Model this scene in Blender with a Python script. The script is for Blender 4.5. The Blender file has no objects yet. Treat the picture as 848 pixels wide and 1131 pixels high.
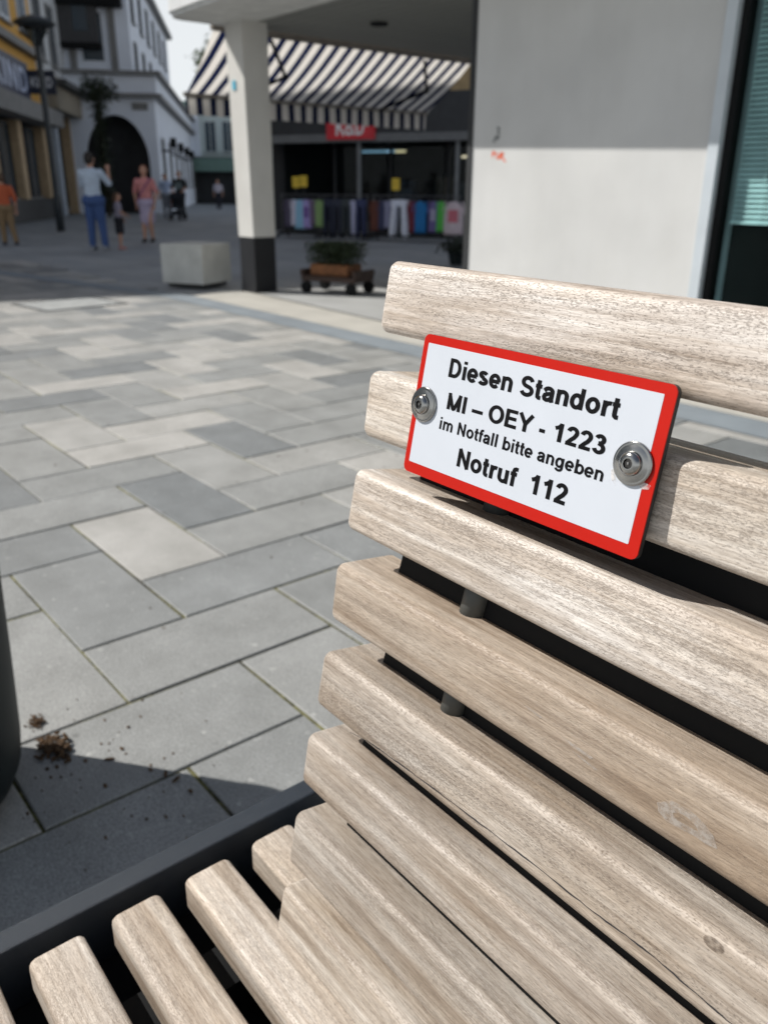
import bpy, bmesh, math, random
from mathutils import Vector, Matrix, Euler, noise
random.seed(7)
S = bpy.context.scene
COL = S.collection
R = math.radians
# ------------------------------------------------------------------ camera
H = 1.16
P_, RO, YA, FPX = R(21.360), R(0.409), R(-51.267), 911.66
fwd = Vector((math.sin(YA)*math.cos(P_), math.cos(YA)*math.cos(P_), -math.sin(P_)))
rgt = Vector((math.cos(YA), -math.sin(YA), 0)); upv = rgt.cross(fwd)
c_, s_ = math.cos(RO), math.sin(RO)
r2, u2 = rgt*c_+upv*s_, -rgt*s_+upv*c_
cam = bpy.data.cameras.new('camera'); cam_o = bpy.data.objects.new('camera', cam); COL.objects.link(cam_o)
cam_o.matrix_world = Matrix(((r2.x, u2.x, -fwd.x, 0), (r2.y, u2.y, -fwd.y, 0), (r2.z, u2.z, -fwd.z, H), (0, 0, 0, 1)))
cam.sensor_fit = 'VERTICAL'; cam.sensor_height = 36; cam.sensor_width = 36
cam.lens = 36*FPX/1131; cam.clip_start = .05; cam.clip_end = 1500
cam.dof.use_dof = True; cam.dof.focus_distance = .56; cam.dof.aperture_fstop = 8.5
S.camera = cam_o
# ------------------------------------------------------------------ light
SUN_EL, SUN_D = R(43.3), Vector((.585, .432, -.686)).normalized()
w = bpy.data.worlds.new('World'); S.world = w; w.use_nodes = True
nt = w.node_tree; bg = nt.nodes['Background']; sky = nt.nodes.new('ShaderNodeTexSky')
sky.sky_type = 'NISHITA'; sky.sun_disc = False; sky.sun_elevation = SUN_EL
sky.sun_rotation = math.atan2(-SUN_D.x, -SUN_D.y); sky.air_density = 1.0; sky.dust_density = 1.0; sky.ozone_density = 1.0
# pale summer haze thickening evenly towards the horizon all round
tcw = nt.nodes.new('ShaderNodeTexCoord'); spw = nt.nodes.new('ShaderNodeSeparateXYZ'); nt.links.new(tcw.outputs['Generated'], spw.inputs[0])
mrw = nt.nodes.new('ShaderNodeMapRange'); mrw.interpolation_type = 'SMOOTHSTEP'; nt.links.new(spw.outputs[2], mrw.inputs[0])
for i_, v_ in ((1, .10), (2, .60), (3, .95), (4, .09)): mrw.inputs[i_].default_value = v_
mxw = nt.nodes.new('ShaderNodeMix'); mxw.data_type = 'RGBA'; nt.links.new(mrw.outputs[0], mxw.inputs[0]); nt.links.new(sky.outputs[0], mxw.inputs[6]); mxw.inputs[7].default_value = (15.0, 15.6, 16.0, 1)
nt.links.new(mxw.outputs[2], bg.inputs[0]); bg.inputs[1].default_value = .055
sl = bpy.data.lights.new('sun', 'SUN'); sl.energy = 5.0; sl.angle = R(.53); sl.color = (1, .965, .91)
so = bpy.data.objects.new('sun', sl); COL.objects.link(so); so.rotation_euler = SUN_D.to_track_quat('-Z', 'Y').to_euler()
S.view_settings.view_transform = 'Standard'; S.view_settings.look = 'None'; S.view_settings.exposure = .08; S.view_settings.gamma = 1
S.cycles.use_denoising = True
# ------------------------------------------------------------------ materials
def nodes(name):
    m = bpy.data.materials.new(name); m.use_nodes = True
    t = m.node_tree; return m, t, t.nodes['Principled BSDF']
def N(t, k, **kw):
    n = t.nodes.new(k)
    for a, b in kw.items():
        if a.startswith('i_'):
            key = a[2:]; n.inputs[int(key) if key.isdigit() else key].default_value = b
        else: setattr(n, a, b)
    return n
def ramp(t, stops, interp='LINEAR'):
    n = t.nodes.new('ShaderNodeValToRGB'); cr = n.color_ramp; cr.interpolation = interp
    while len(cr.elements) < len(stops): cr.elements.new(.5)
    for e, (p, c) in zip(cr.elements, stops): e.position = p; e.color = (*c, 1) if len(c) == 3 else c
    return n
def mixc(t, a, b, fac, mode='MIX'):
    n = t.nodes.new('ShaderNodeMix'); n.data_type = 'RGBA'; n.blend_type = mode
    for sock, v in ((n.inputs[0], fac), (n.inputs[6], a), (n.inputs[7], b)):
        if hasattr(v, 'is_output'): t.links.new(v, sock)
        else: sock.default_value = v if not isinstance(v, tuple) else (*v, 1)[:4]
    return n.outputs[2]
def M(name, col, rough=.6, metal=0, var=.12, scale=6., bump=0, bscale=200, spec=.4, emit=None):
    m, t, b = nodes(name)
    tc = N(t, 'ShaderNodeTexCoord'); nz = N(t, 'ShaderNodeTexNoise', i_Scale=scale, i_Detail=5.)
    t.links.new(tc.outputs['Object'], nz.inputs['Vector'])
    lo = tuple(max(0, c*(1-var)) for c in col); hi = tuple(min(1, c*(1+var)) for c in col)
    rp = ramp(t, [(.3, lo), (.7, hi)]); t.links.new(nz.outputs[0], rp.inputs[0]); t.links.new(rp.outputs[0], b.inputs['Base Color'])
    b.inputs['Roughness'].default_value = rough; b.inputs['Metallic'].default_value = metal; b.inputs['Specular IOR Level'].default_value = spec
    if bump:
        n2 = N(t, 'ShaderNodeTexNoise', i_Scale=float(bscale), i_Detail=4.); t.links.new(tc.outputs['Object'], n2.inputs['Vector'])
        bp = N(t, 'ShaderNodeBump', i_Strength=bump, i_Distance=.002); t.links.new(n2.outputs[0], bp.inputs['Height']); t.links.new(bp.outputs[0], b.inputs['Normal'])
    if emit: b.inputs['Emission Color'].default_value = (*emit[0], 1); b.inputs['Emission Strength'].default_value = emit[1]
    return m
def wood_mat():
    m, t, b = nodes('weathered_wood')
    L = t.links.new
    tc = N(t, 'ShaderNodeTexCoord'); oi = N(t, 'ShaderNodeObjectInfo')
    off = N(t, 'ShaderNodeVectorMath', operation='SCALE', i_0=(3.1, 1.7, 2.3)); L(oi.outputs['Random'], off.inputs['Scale'])
    add = N(t, 'ShaderNodeVectorMath', operation='ADD'); L(tc.outputs['Object'], add.inputs[0]); L(off.outputs[0], add.inputs[1])
    def nz(sc, detail=4., dist=0., rough=.55):
        mp = N(t, 'ShaderNodeMapping'); mp.inputs['Scale'].default_value = sc; L(add.outputs[0], mp.inputs[0])
        n = N(t, 'ShaderNodeTexNoise', i_Scale=1., i_Detail=detail, i_Distortion=dist, i_Roughness=rough); L(mp.outputs[0], n.inputs['Vector']); return n.outputs[0]
    broad = nz((2.0, 40, 40), 4., .8); fine = nz((85, 1000, 1000), 5., 0., .65); mid = nz((9, 170, 170), 4., .6)
    blot = nz((5, 26, 26), 4.); band = nz((3.5, 70, 70), 3., .5)
    streak = nz((4, 420, 420), 4., .3)
    pore = nz((400, 1650, 1650), 2., .3, .5)
    r1 = ramp(t, [(.30, (.32, .28, .242)), (.47, (.448, .415, .380)), (.63, (.545, .527, .503))]); L(broad, r1.inputs[0])
    r2_ = ramp(t, [(.3, (.62, .57, .53)), (.68, (1.2, 1.19, 1.18))]); L(mid, r2_.inputs[0])
    c = mixc(t, r1.outputs[0], r2_.outputs[0], .6, 'MULTIPLY')
    r3 = ramp(t, [(.34, (.62, .58, .55)), (.50, (1., 1., 1.)), (.64, (1.2, 1.2, 1.2))]); L(fine, r3.inputs[0])
    c = mixc(t, c, r3.outputs[0], .8, 'MULTIPLY')
    r4 = ramp(t, [(.36, (.86, .80, .73)), (.64, (1.1, 1.11, 1.12))]); L(blot, r4.inputs[0])
    c = mixc(t, c, r4.outputs[0], 1., 'MULTIPLY')
    r5 = ramp(t, [(.34, (.66, .60, .54)), (.5, (1, 1, 1)), (.68, (1.14, 1.14, 1.15))]); L(streak, r5.inputs[0])
    c = mixc(t, c, r5.outputs[0], .5, 'MULTIPLY')
    # pores: short dark dashes, denser in some growth bands
    dens = N(t, 'ShaderNodeMapRange', i_1=.34, i_2=.66, i_3=.34, i_4=.54); L(band, dens.inputs[0])
    d2 = N(t, 'ShaderNodeMath', operation='SUBTRACT'); L(dens.outputs[0], d2.inputs[0]); L(pore, d2.inputs[1])
    pm = N(t, 'ShaderNodeMapRange', i_1=0., i_2=.08, i_3=0., i_4=.55); L(d2.outputs[0], pm.inputs[0])
    pa = N(t, 'ShaderNodeMath', operation='MULTIPLY'); L(pm.outputs[0], pa.inputs[0]); L(oi.outputs['Alpha'], pa.inputs[1])
    c = mixc(t, c, (.105, .08, .062), pa.outputs[0])
    c = mixc(t, c, oi.outputs['Color'], 1., 'MULTIPLY')
    L(c, b.inputs['Base Color']); b.inputs['Roughness'].default_value = .47; b.inputs['Specular IOR Level'].default_value = .6
    hsum = N(t, 'ShaderNodeMath', operation='MULTIPLY_ADD', i_1=-1.3); L(pm.outputs[0], hsum.inputs[0]); L(fine, hsum.inputs[2])
    bp = N(t, 'ShaderNodeBump', i_Strength=.5, i_Distance=.0008); L(hsum.outputs[0], bp.inputs['Height']); L(bp.outputs[0], b.inputs['Normal'])
    return m
def slab_mat(name, island=False):
    m, t, b = nodes(name); L = t.links.new
    tc = N(t, 'ShaderNodeTexCoord')
    geo = N(t, 'ShaderNodeNewGeometry')
    rnd = geo.outputs['Random Per Island'] if island else N(t, 'ShaderNodeObjectInfo').outputs['Color']
    rp = ramp(t, [(0, (.200, .212, .217)), (.30, (.228, .238, .241)), (.42, (.292, .298, .293)), (.68, (.328, .330, .320)), (.76, (.42, .412, .392)), (1, (.46, .447, .422))]); L(rnd, rp.inputs[0])
    n1 = N(t, 'ShaderNodeTexNoise', i_Scale=4., i_Detail=7., i_Roughness=.65); L(geo.outputs['Position'], n1.inputs['Vector'])
    r1 = ramp(t, [(.3, (.78, .78, .77)), (.7, (1.12, 1.12, 1.12))]); L(n1.outputs[0], r1.inputs[0])
    c = mixc(t, rp.outputs[0], r1.outputs[0], 1., 'MULTIPLY')
    n2 = N(t, 'ShaderNodeTexNoise', i_Scale=260., i_Detail=3.); L(geo.outputs['Position'], n2.inputs['Vector'])
    r2_ = ramp(t, [(.33, (.55, .55, .55)), (.48, (.96, .96, .96)), (.56, (1.0, 1.0, 1.0)), (.70, (1.42, 1.42, 1.42))]); L(n2.outputs[0], r2_.inputs[0])
    c = mixc(t, c, r2_.outputs[0], .85, 'MULTIPLY')
    n3 = N(t, 'ShaderNodeTexNoise', i_Scale=38., i_Detail=3.); L(geo.outputs['Position'], n3.inputs['Vector'])
    r3 = ramp(t, [(.66, (0, 0, 0)), (.76, (.7, .7, .7))]); L(n3.outputs[0], r3.inputs[0])
    c = mixc(t, c, (.52, .52, .5), r3.outputs[0])
    L(c, b.inputs['Base Color']); vo = N(t, 'ShaderNodeTexVoronoi', i_Scale=5.5); L(geo.outputs['Position'], vo.inputs['Vector'])
    r6 = ramp(t, [(.035, (.5, .5, .5)), (.075, (0, 0, 0))]); L(vo.outputs['Distance'], r6.inputs[0]); n6 = N(t, 'ShaderNodeTexNoise', i_Scale=1.1); L(geo.outputs['Position'], n6.inputs['Vector']); r7 = ramp(t, [(.5, (0, 0, 0)), (.56, (1, 1, 1))]); L(n6.outputs[0], r7.inputs[0])
    mm = N(t, 'ShaderNodeMath', operation='MULTIPLY'); L(r6.outputs[0], mm.inputs[0]); L(r7.outputs[0], mm.inputs[1]); c = mixc(t, c, (.09, .09, .088), mm.outputs[0]); L(c, b.inputs['Base Color'])
    b.inputs['Roughness'].default_value = .52; b.inputs['Specular IOR Level'].default_value = .5
    bp = N(t, 'ShaderNodeBump', i_Strength=.35, i_Distance=.002); L(n2.outputs[0], bp.inputs['Height']); L(bp.outputs[0], b.inputs['Normal'])
    return m
def joint_mat():
    m, t, b = nodes('mossy_joint'); L = t.links.new
    geo = N(t, 'ShaderNodeNewGeometry')
    n1 = N(t, 'ShaderNodeTexNoise', i_Scale=3.2, i_Detail=5.); L(geo.outputs['Position'], n1.inputs['Vector'])
    n2 = N(t, 'ShaderNodeTexNoise', i_Scale=60., i_Detail=4.); L(geo.outputs['Position'], n2.inputs['Vector'])
    r1 = ramp(t, [(.40, (.045, .042, .036)), (.52, (.14, .135, .05)), (.72, (.28, .26, .10))]); L(n1.outputs[0], r1.inputs[0])
    r2_ = ramp(t, [(.35, (.35, .35, .35)), (.65, (1.2, 1.2, 1.2))]); L(n2.outputs[0], r2_.inputs[0])
    L(mixc(t, r1.outputs[0], r2_.outputs[0], 1., 'MULTIPLY'), b.inputs['Base Color']); b.inputs['Roughness'].default_value = .95
    bp = N(t, 'ShaderNodeBump', i_Strength=.8, i_Distance=.004); L(n2.outputs[0], bp.inputs['Height']); L(bp.outputs[0], b.inputs['Normal'])
    return m
def far_paving_mat():
    m, t, b = nodes('far_paving'); L = t.links.new
    geo = N(t, 'ShaderNodeNewGeometry')
    br = N(t, 'ShaderNodeTexBrick', i_Scale=1., offset=.5); br.inputs['Brick Width'].default_value = .6; br.inputs['Row Height'].default_value = .3; br.inputs['Mortar Size'].default_value = .006
    br.inputs['Color1'].default_value = (.30, .315, .325, 1); br.inputs['Color2'].default_value = (.37, .375, .37, 1); br.inputs['Mortar'].default_value = (.15, .15, .14, 1)
    L(geo.outputs['Position'], br.inputs['Vector'])
    n1 = N(t, 'ShaderNodeTexNoise', i_Scale=.7, i_Detail=6.); L(geo.outputs['Position'], n1.inputs['Vector'])
    r1 = ramp(t, [(.3, (.8, .8, .8)), (.7, (1.12, 1.12, 1.12))]); L(n1.outputs[0], r1.inputs[0])
    L(mixc(t, br.outputs[0], r1.outputs[0], 1., 'MULTIPLY'), b.inputs['Base Color']); b.inputs['Roughness'].default_value = .75
    return m
def stripe_mat():
    m, t, b = nodes('striped_canvas'); L = t.links.new
    tc = N(t, 'ShaderNodeTexCoord'); sp = N(t, 'ShaderNodeSeparateXYZ'); L(tc.outputs['Object'], sp.inputs[0])
    a = N(t, 'ShaderNodeMath', operation='MULTIPLY', i_1=1/.194); L(sp.outputs[1], a.inputs[0])
    f = N(t, 'ShaderNodeMath', operation='FRACT'); L(a.outputs[0], f.inputs[0])
    rp = ramp(t, [(0, (.78, .75, .70)), (.54, (.006, .011, .045))], 'CONSTANT'); L(f.outputs[0], rp.inputs[0])
    L(rp.outputs[0], b.inputs['Base Color']); b.inputs['Roughness'].default_value = .85
    tr = N(t, 'ShaderNodeBsdfTranslucent'); L(rp.outputs[0], tr.inputs[0])
    mx = N(t, 'ShaderNodeMixShader', i_0=.5); L(b.outputs[0], mx.inputs[1]); L(tr.outputs[0], mx.inputs[2])
    L(mx.outputs[0], t.nodes['Material Output'].inputs[0]); return m
def glass_mat(name, tint, rough=.03, alpha=.25):
    m, t, b = nodes(name); L = t.links.new
    b.inputs['Base Color'].default_value = (.01, .012, .013, 1); b.inputs['Roughness'].default_value = rough; b.inputs['Specular IOR Level'].default_value = .5
    tr = N(t, 'ShaderNodeBsdfTransparent'); tr.inputs[0].default_value = (*tint, 1)
    mx = N(t, 'ShaderNodeMixShader', i_0=alpha); L(tr.outputs[0], mx.inputs[1]); L(b.outputs[0], mx.inputs[2])
    L(mx.outputs[0], t.nodes['Material Output'].inputs[0]); return m
def stain_mat(name='pale_stain', col=(.52, .47, .42), lo=.12, hi=.6):
    m, t, b = nodes(name); L = t.links.new
    tc = N(t, 'ShaderNodeTexCoord'); n = N(t, 'ShaderNodeTexNoise', i_Scale=260., i_Detail=4.); L(tc.outputs['Object'], n.inputs['Vector'])
    b.inputs['Base Color'].default_value = (*col, 1); b.inputs['Roughness'].default_value = .8
    rp = ramp(t, [(.34, (lo, lo, lo)), (.62, (hi, hi, hi))]); L(n.outputs[0], rp.inputs[0])
    tr = N(t, 'ShaderNodeBsdfTransparent'); mx = N(t, 'ShaderNodeMixShader'); L(rp.outputs[0], mx.inputs[0]); L(tr.outputs[0], mx.inputs[1]); L(b.outputs[0], mx.inputs[2])
    L(mx.outputs[0], t.nodes['Material Output'].inputs[0]); return m
def leaf_mat(name, col):
    m, t, b = nodes(name); L = t.links.new
    geo = N(t, 'ShaderNodeNewGeometry'); rp = ramp(t, [(0, tuple(c*.5 for c in col)), (1, tuple(c*1.6 for c in col))]); L(geo.outputs['Random Per Island'], rp.inputs[0])
    L(rp.outputs[0], b.inputs['Base Color']); b.inputs['Roughness'].default_value = .6; return m
WOOD = wood_mat()
SLAB, SLAB_I, JOINT, FARPAVE = slab_mat('concrete_slab'), slab_mat('concrete_slab_field', True), joint_mat(), far_paving_mat()
STRIPE = stripe_mat()
STEEL_DARK = M('anthracite_powder_coat', (.022, .030, .042), .42, 0, .15, 900, .5, 1500)
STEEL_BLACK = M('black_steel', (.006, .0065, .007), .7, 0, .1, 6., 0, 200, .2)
STEEL = M('stainless_steel', (.36, .355, .34), .16, 1, .06, 300)
STEEL_SOCKET = M('dark_socket', (.10, .095, .09), .35, 1)
TUBE = M('grey_tube', (.075, .08, .076), .5)
RED = M('sign_red', (.50, .010, .003), .35, 0, .03, 40, spec=.25)
WHITE_P = M('sign_white', (.60, .635, .69), .35, 0, .02, 20, spec=.3)
INK = M('sign_ink', (.004, .004, .005), .6, 0, .1, 6., 0, 200, .12)
EDGE_B = M('sign_edge', (.03, .03, .03), .5)
RENDER_W = M('white_render', (.66, .66, .645), .85, 0, .09, 1.1, .25, 120)
def streak_wall(name, col):
    m, t, b = nodes(name); L = t.links.new; geo = N(t, 'ShaderNodeNewGeometry')
    mp = N(t, 'ShaderNodeMapping'); mp.inputs['Scale'].default_value = (2.2, 2.2, .35); L(geo.outputs['Position'], mp.inputs[0])
    n1 = N(t, 'ShaderNodeTexNoise', i_Scale=1., i_Detail=5., i_Roughness=.6); L(mp.outputs[0], n1.inputs['Vector']); r1 = ramp(t, [(.3, (.955, .95, .94)), (.65, (1.01, 1.01, 1.01))]); L(n1.outputs[0], r1.inputs[0])
    n2 = N(t, 'ShaderNodeTexNoise', i_Scale=1.7, i_Detail=6.); L(geo.outputs['Position'], n2.inputs['Vector']); r2_ = ramp(t, [(.35, (.93, .93, .93)), (.65, (1.03, 1.03, 1.03))]); L(n2.outputs[0], r2_.inputs[0])
    n4 = N(t, 'ShaderNodeTexNoise', i_Scale=23., i_Detail=2.); L(geo.outputs['Position'], n4.inputs['Vector']); r4 = ramp(t, [(.74, (1, 1, 1)), (.80, (.92, .915, .90))]); L(n4.outputs[0], r4.inputs[0])
    c = mixc(t, col, r1.outputs[0], 1., 'MULTIPLY'); c = mixc(t, c, r2_.outputs[0], 1., 'MULTIPLY'); c = mixc(t, c, r4.outputs[0], 1., 'MULTIPLY'); L(c, b.inputs['Base Color']); b.inputs['Roughness'].default_value = .85
    n3 = N(t, 'ShaderNodeTexNoise', i_Scale=140., i_Detail=4.); L(geo.outputs['Position'], n3.inputs['Vector']); bp = N(t, 'ShaderNodeBump', i_Strength=.25, i_Distance=.003); L(n3.outputs[0], bp.inputs['Height']); L(bp.outputs[0], b.inputs['Normal'])
    return m
RENDER_W = streak_wall('white_render_streaked', (.595, .597, .59))
ALU = M('pale_aluminium', (.55, .60, .64), .4, .1, .04)
CONC = M('pale_concrete', (.56, .56, .52), .85, 0, .12, 5, .4, 90)
CONC_D = M('dark_base', (.05, .05, .05), .9)  # dark grey for the recessed foot of the block
PLINTH = M('black_plinth', (.018, .019, .022), .5)
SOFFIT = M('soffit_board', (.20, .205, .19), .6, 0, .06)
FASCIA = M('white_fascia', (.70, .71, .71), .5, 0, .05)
DARKGLASS = glass_mat('window_glass', (.86, .97, .97), .02, .07)
SHOPGLASS = glass_mat('shop_glass', (.8, .85, .85), .03, .12)
BLIND = M('blind_slat', (.74, .80, .80), .5)
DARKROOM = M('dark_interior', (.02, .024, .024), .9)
POT = M('dark_pot', (.010, .015, .016), .55, 0, .15, 6., 0, 200, .25)
SOIL = M('soil_clump', (.085, .05, .026), .95, 0, .6, 90, 1., 150)
# ------------------------------------------------------------------ mesh helpers
def link(name, bm, mat, parent=None, smooth=False, recalc=True):
    me = bpy.data.meshes.new(name)
    if recalc: bmesh.ops.recalc_face_normals(bm, faces=bm.faces)
    bm.to_mesh(me); bm.free()
    for m in (mat if isinstance(mat, (list, tuple)) else [mat]): me.materials.append(m)
    if smooth: me.polygons.foreach_set('use_smooth', [True]*len(me.polygons))
    return place(name, me, parent)
def place(name, me, parent=None):
    o = bpy.data.objects.new(name, me); COL.objects.link(o)
    if parent: o.parent = parent
    return o
def tag(o, label=None, cat=None, group=None, kind=None):
    if label: o['label'] = label
    if cat: o['category'] = cat
    if group: o['group'] = group
    if kind: o['kind'] = kind
    return o
def thing(name, label, cat, loc=(0, 0, 0), rz=0, group=None):
    o = bpy.data.objects.new(name, None); COL.objects.link(o); o.location = loc; o.rotation_euler = (0, 0, rz)
    o.empty_display_size = .1
    return tag(o, label, cat, group)
def box(bm, x0, x1, y0, y1, z0, z1, mx=None, mi=0, bev=0):
    b = bmesh.new() if bev else bm
    vs = [b.verts.new((x, y, z)) for x in (x0, x1) for y in (y0, y1) for z in (z0, z1)]
    fs = [b.faces.new([vs[i] for i in f]) for f in ((0, 1, 3, 2), (4, 6, 7, 5), (0, 4, 5, 1), (2, 3, 7, 6), (0, 2, 6, 4), (1, 5, 7, 3))]
    for f in fs: f.material_index = mi
    if bev:
        bmesh.ops.bevel(b, geom=list(b.edges), offset=bev, segments=2, affect='EDGES', profile=.5)
        if mx is not None: bmesh.ops.transform(b, matrix=mx, verts=b.verts)
        for f in b.faces: f.material_index = mi
        me = bpy.data.meshes.new('t'); b.to_mesh(me); b.free(); bm.from_mesh(me); bpy.data.meshes.remove(me)
    elif mx is not None:
        for v in vs: v.co = mx @ v.co
def bxo(name, x0, x1, y0, y1, z0, z1, mat, parent=None, bev=0, mx=None):
    b = bmesh.new(); box(b, x0, x1, y0, y1, z0, z1, mx, 0, bev); return link(name, b, mat, parent)
def tube(bm, p0, p1, r0, r1=None, seg=12, cap=True):
    p0, p1 = Vector(p0), Vector(p1); r1 = r0 if r1 is None else r1
    q = (p1-p0).to_track_quat('Z', 'Y'); rings = []
    for p, r in ((p0, r0), (p1, r1)):
        rings.append([bm.verts.new(p+q@Vector((r*math.cos(2*math.pi*i/seg), r*math.sin(2*math.pi*i/seg), 0))) for i in range(seg)])
    for i in range(seg): bm.faces.new((rings[0][i], rings[0][(i+1) % seg], rings[1][(i+1) % seg], rings[1][i]))
    if cap: bm.faces.new(rings[0][::-1]); bm.faces.new(rings[1])
def lathe(bm, prof, seg=32, mx=None, cap=True):
    rings = [[bm.verts.new((r*math.cos(2*math.pi*i/seg), r*math.sin(2*math.pi*i/seg), z)) for i in range(seg)] for r, z in prof]
    for a, b in zip(rings, rings[1:]):
        for i in range(seg): bm.faces.new((a[i], a[(i+1) % seg], b[(i+1) % seg], b[i]))
    if cap: bm.faces.new(rings[0][::-1]); bm.faces.new(rings[-1])
    if mx is not None:
        for r in rings:
            for v in r: v.co = mx @ v.co
def prism(bm, pts, z0, z1, mx=None):
    a = [bm.verts.new((x, y, z0)) for x, y in pts]; b = [bm.verts.new((x, y, z1)) for x, y in pts]; n = len(pts)
    bm.faces.new(a[::-1]); bm.faces.new(b)
    for i in range(n): bm.faces.new((a[i], a[(i+1) % n], b[(i+1) % n], b[i]))
    if mx is not None:
        for v in a+b: v.co = mx @ v.co
def rrect(w_, h_, r, n=5):
    out = []
    for cx, cy, a0 in ((w_-r, h_-r, 0), (r, h_-r, 90), (r, r, 180), (w_-r, r, 270)):
        for i in range(n+1):
            a = R(a0+90*i/n); out.append((cx+r*math.cos(a), cy+r*math.sin(a)))
    return out
def arc(cx, cy, rx, ry, a0, a1, n=12):
    return [(cx+rx*math.cos(R(a0+(a1-a0)*i/n)), cy+ry*math.sin(R(a0+(a1-a0)*i/n))) for i in range(n+1)]
def stem(x, y0=0., y1=1.): return [(x, y0), (x, y1)]
XH = .725
GL = {  # advance width, strokes (centre lines; capital height 1)
 'D': (1.008, [stem(.2), [(.1, .0825), (.46, .0825)]+arc(.46, .5, .365, .4175, -90, 90, 18)+[(.1, .9175)]]),
 'S': (.932, [arc(.455, .715, .27, .205, 12, 262, 18)+arc(.47, .285, .31, .205, 82, -166, 18)]),
 'M': (1.163, [stem(.2), stem(.965), [(.16, .985), (.55, .06)], [(1.005, .985), (.615, .06)], [(.5, .0825), (.665, .0825)]]),
 'I': (.388, [stem(.194)]), 'l': (.388, [stem(.194)]), 'i': (.388, [stem(.194, 0, XH), stem(.194, .84, 1.)]),
 'O': (1.087, [arc(.5435, .5, .40, .43, 0, 360, 32)]),
 'E': (.932, [stem(.2), [(.12, .0825), (.86, .0825)], [(.12, .51), (.80, .51)], [(.12, .9175), (.84, .9175)]]),
 'Y': (.932, [[(.07, 1.), (.466, .43)], [(.862, 1.), (.466, .43)], stem(.466, 0, .48)]),
 'N': (1.008, [stem(.2), stem(.808), [(.17, 1.), (.838, .0)]]),
 'K': (1.008, [stem(.2), [(.88, 1.), (.25, .38)], [(.40, .56), (.93, 0.)]]),
 '&': (1.0, [[(.92, .02), (.30, .74)]+arc(.43, .80, .155, .135, 190, 0, 10)+arc(.40, .28, .28, .21, 75, 300, 14)+[(.85, .42)]]),
 '1': (.777, [stem(.47), [(.47, .93), (.40, .83), (.30, .755), (.13, .69)]]),
 '2': (.777, [arc(.385, .70, .235, .215, 172, -28, 16)+[(.50, .45), (.34, .30), (.19, .13)], [(.06, .085), (.70, .085)]]),
 '3': (.777, [arc(.365, .735, .20, .182, 165, -80, 14)+[(.30, .545)], [(.30, .53)]+arc(.37, .29, .24, .21, 75, -168, 16)]),
 '-': (.465, [[(.06, .335), (.41, .335)]]), '\u2013': (.777, [[(0, .335), (.777, .335)]]), ' ': (.388, []),
 'o': (.853, [arc(.4265, .3625, .27, .29, 0, 360, 28)]),
 'e': (.777, [[(.12, .345), (.70, .345)], arc(.39, .3625, .265, .29, -2, 318, 24)]),
 's': (.777, [arc(.375, .535, .205, .115, 20, 262, 14)+arc(.385, .205, .23, .125, 82, -162, 14)]),
 'n': (.853, [stem(.195, 0, XH), arc(.4275, .44, .235, .205, 180, 0, 14)+[(.6625, 0)]]),
 'm': (1.241, [stem(.19, 0, XH), arc(.405, .45, .215, .195, 180, 0, 12)+[(.62, 0)], arc(.835, .45, .215, .195, 180, 0, 12)+[(1.05, 0)]]),
 'u': (.853, [stem(.66, 0, XH), [(.195, XH)]+arc(.4275, .285, .2325, .205, 180, 360, 14)]),
 'r': (.543, [stem(.19, 0, XH), arc(.45, .38, .26, .26, 180, 72, 10)]),
 'a': (.777, [[(.12, .50)]+arc(.375, .50, .225, .148, 165, 0, 12)+[(.60, .15), (.645, 0)], [(.61, .43), (.45, .395), (.30, .36), (.19, .30), (.16, .205), (.20, .12), (.30, .08), (.42, .095), (.53, .16), (.60, .27)]]),
 'd': (.853, [stem(.66), arc(.39, .3625, .255, .288, 0, 360, 24)]), 'b': (.853, [stem(.194), arc(.465, .3625, .255, .288, 0, 360, 24)]),
 'g': (.853, [[(.66, XH), (.66, .0)]+arc(.40, .0, .26, .19, 0, -165, 12), arc(.39, .3625, .255, .288, 0, 360, 24)]),
 't': (.465, [[(.215, .94), (.215, .22), (.235, .13), (.30, .085), (.43, .085)], [(.03, .645), (.42, .645)]]),
 'f': (.465, [[(.22, 0), (.22, .80), (.25, .88), (.33, .92), (.47, .915)], [(.03, .645), (.43, .645)]]),
}
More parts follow.
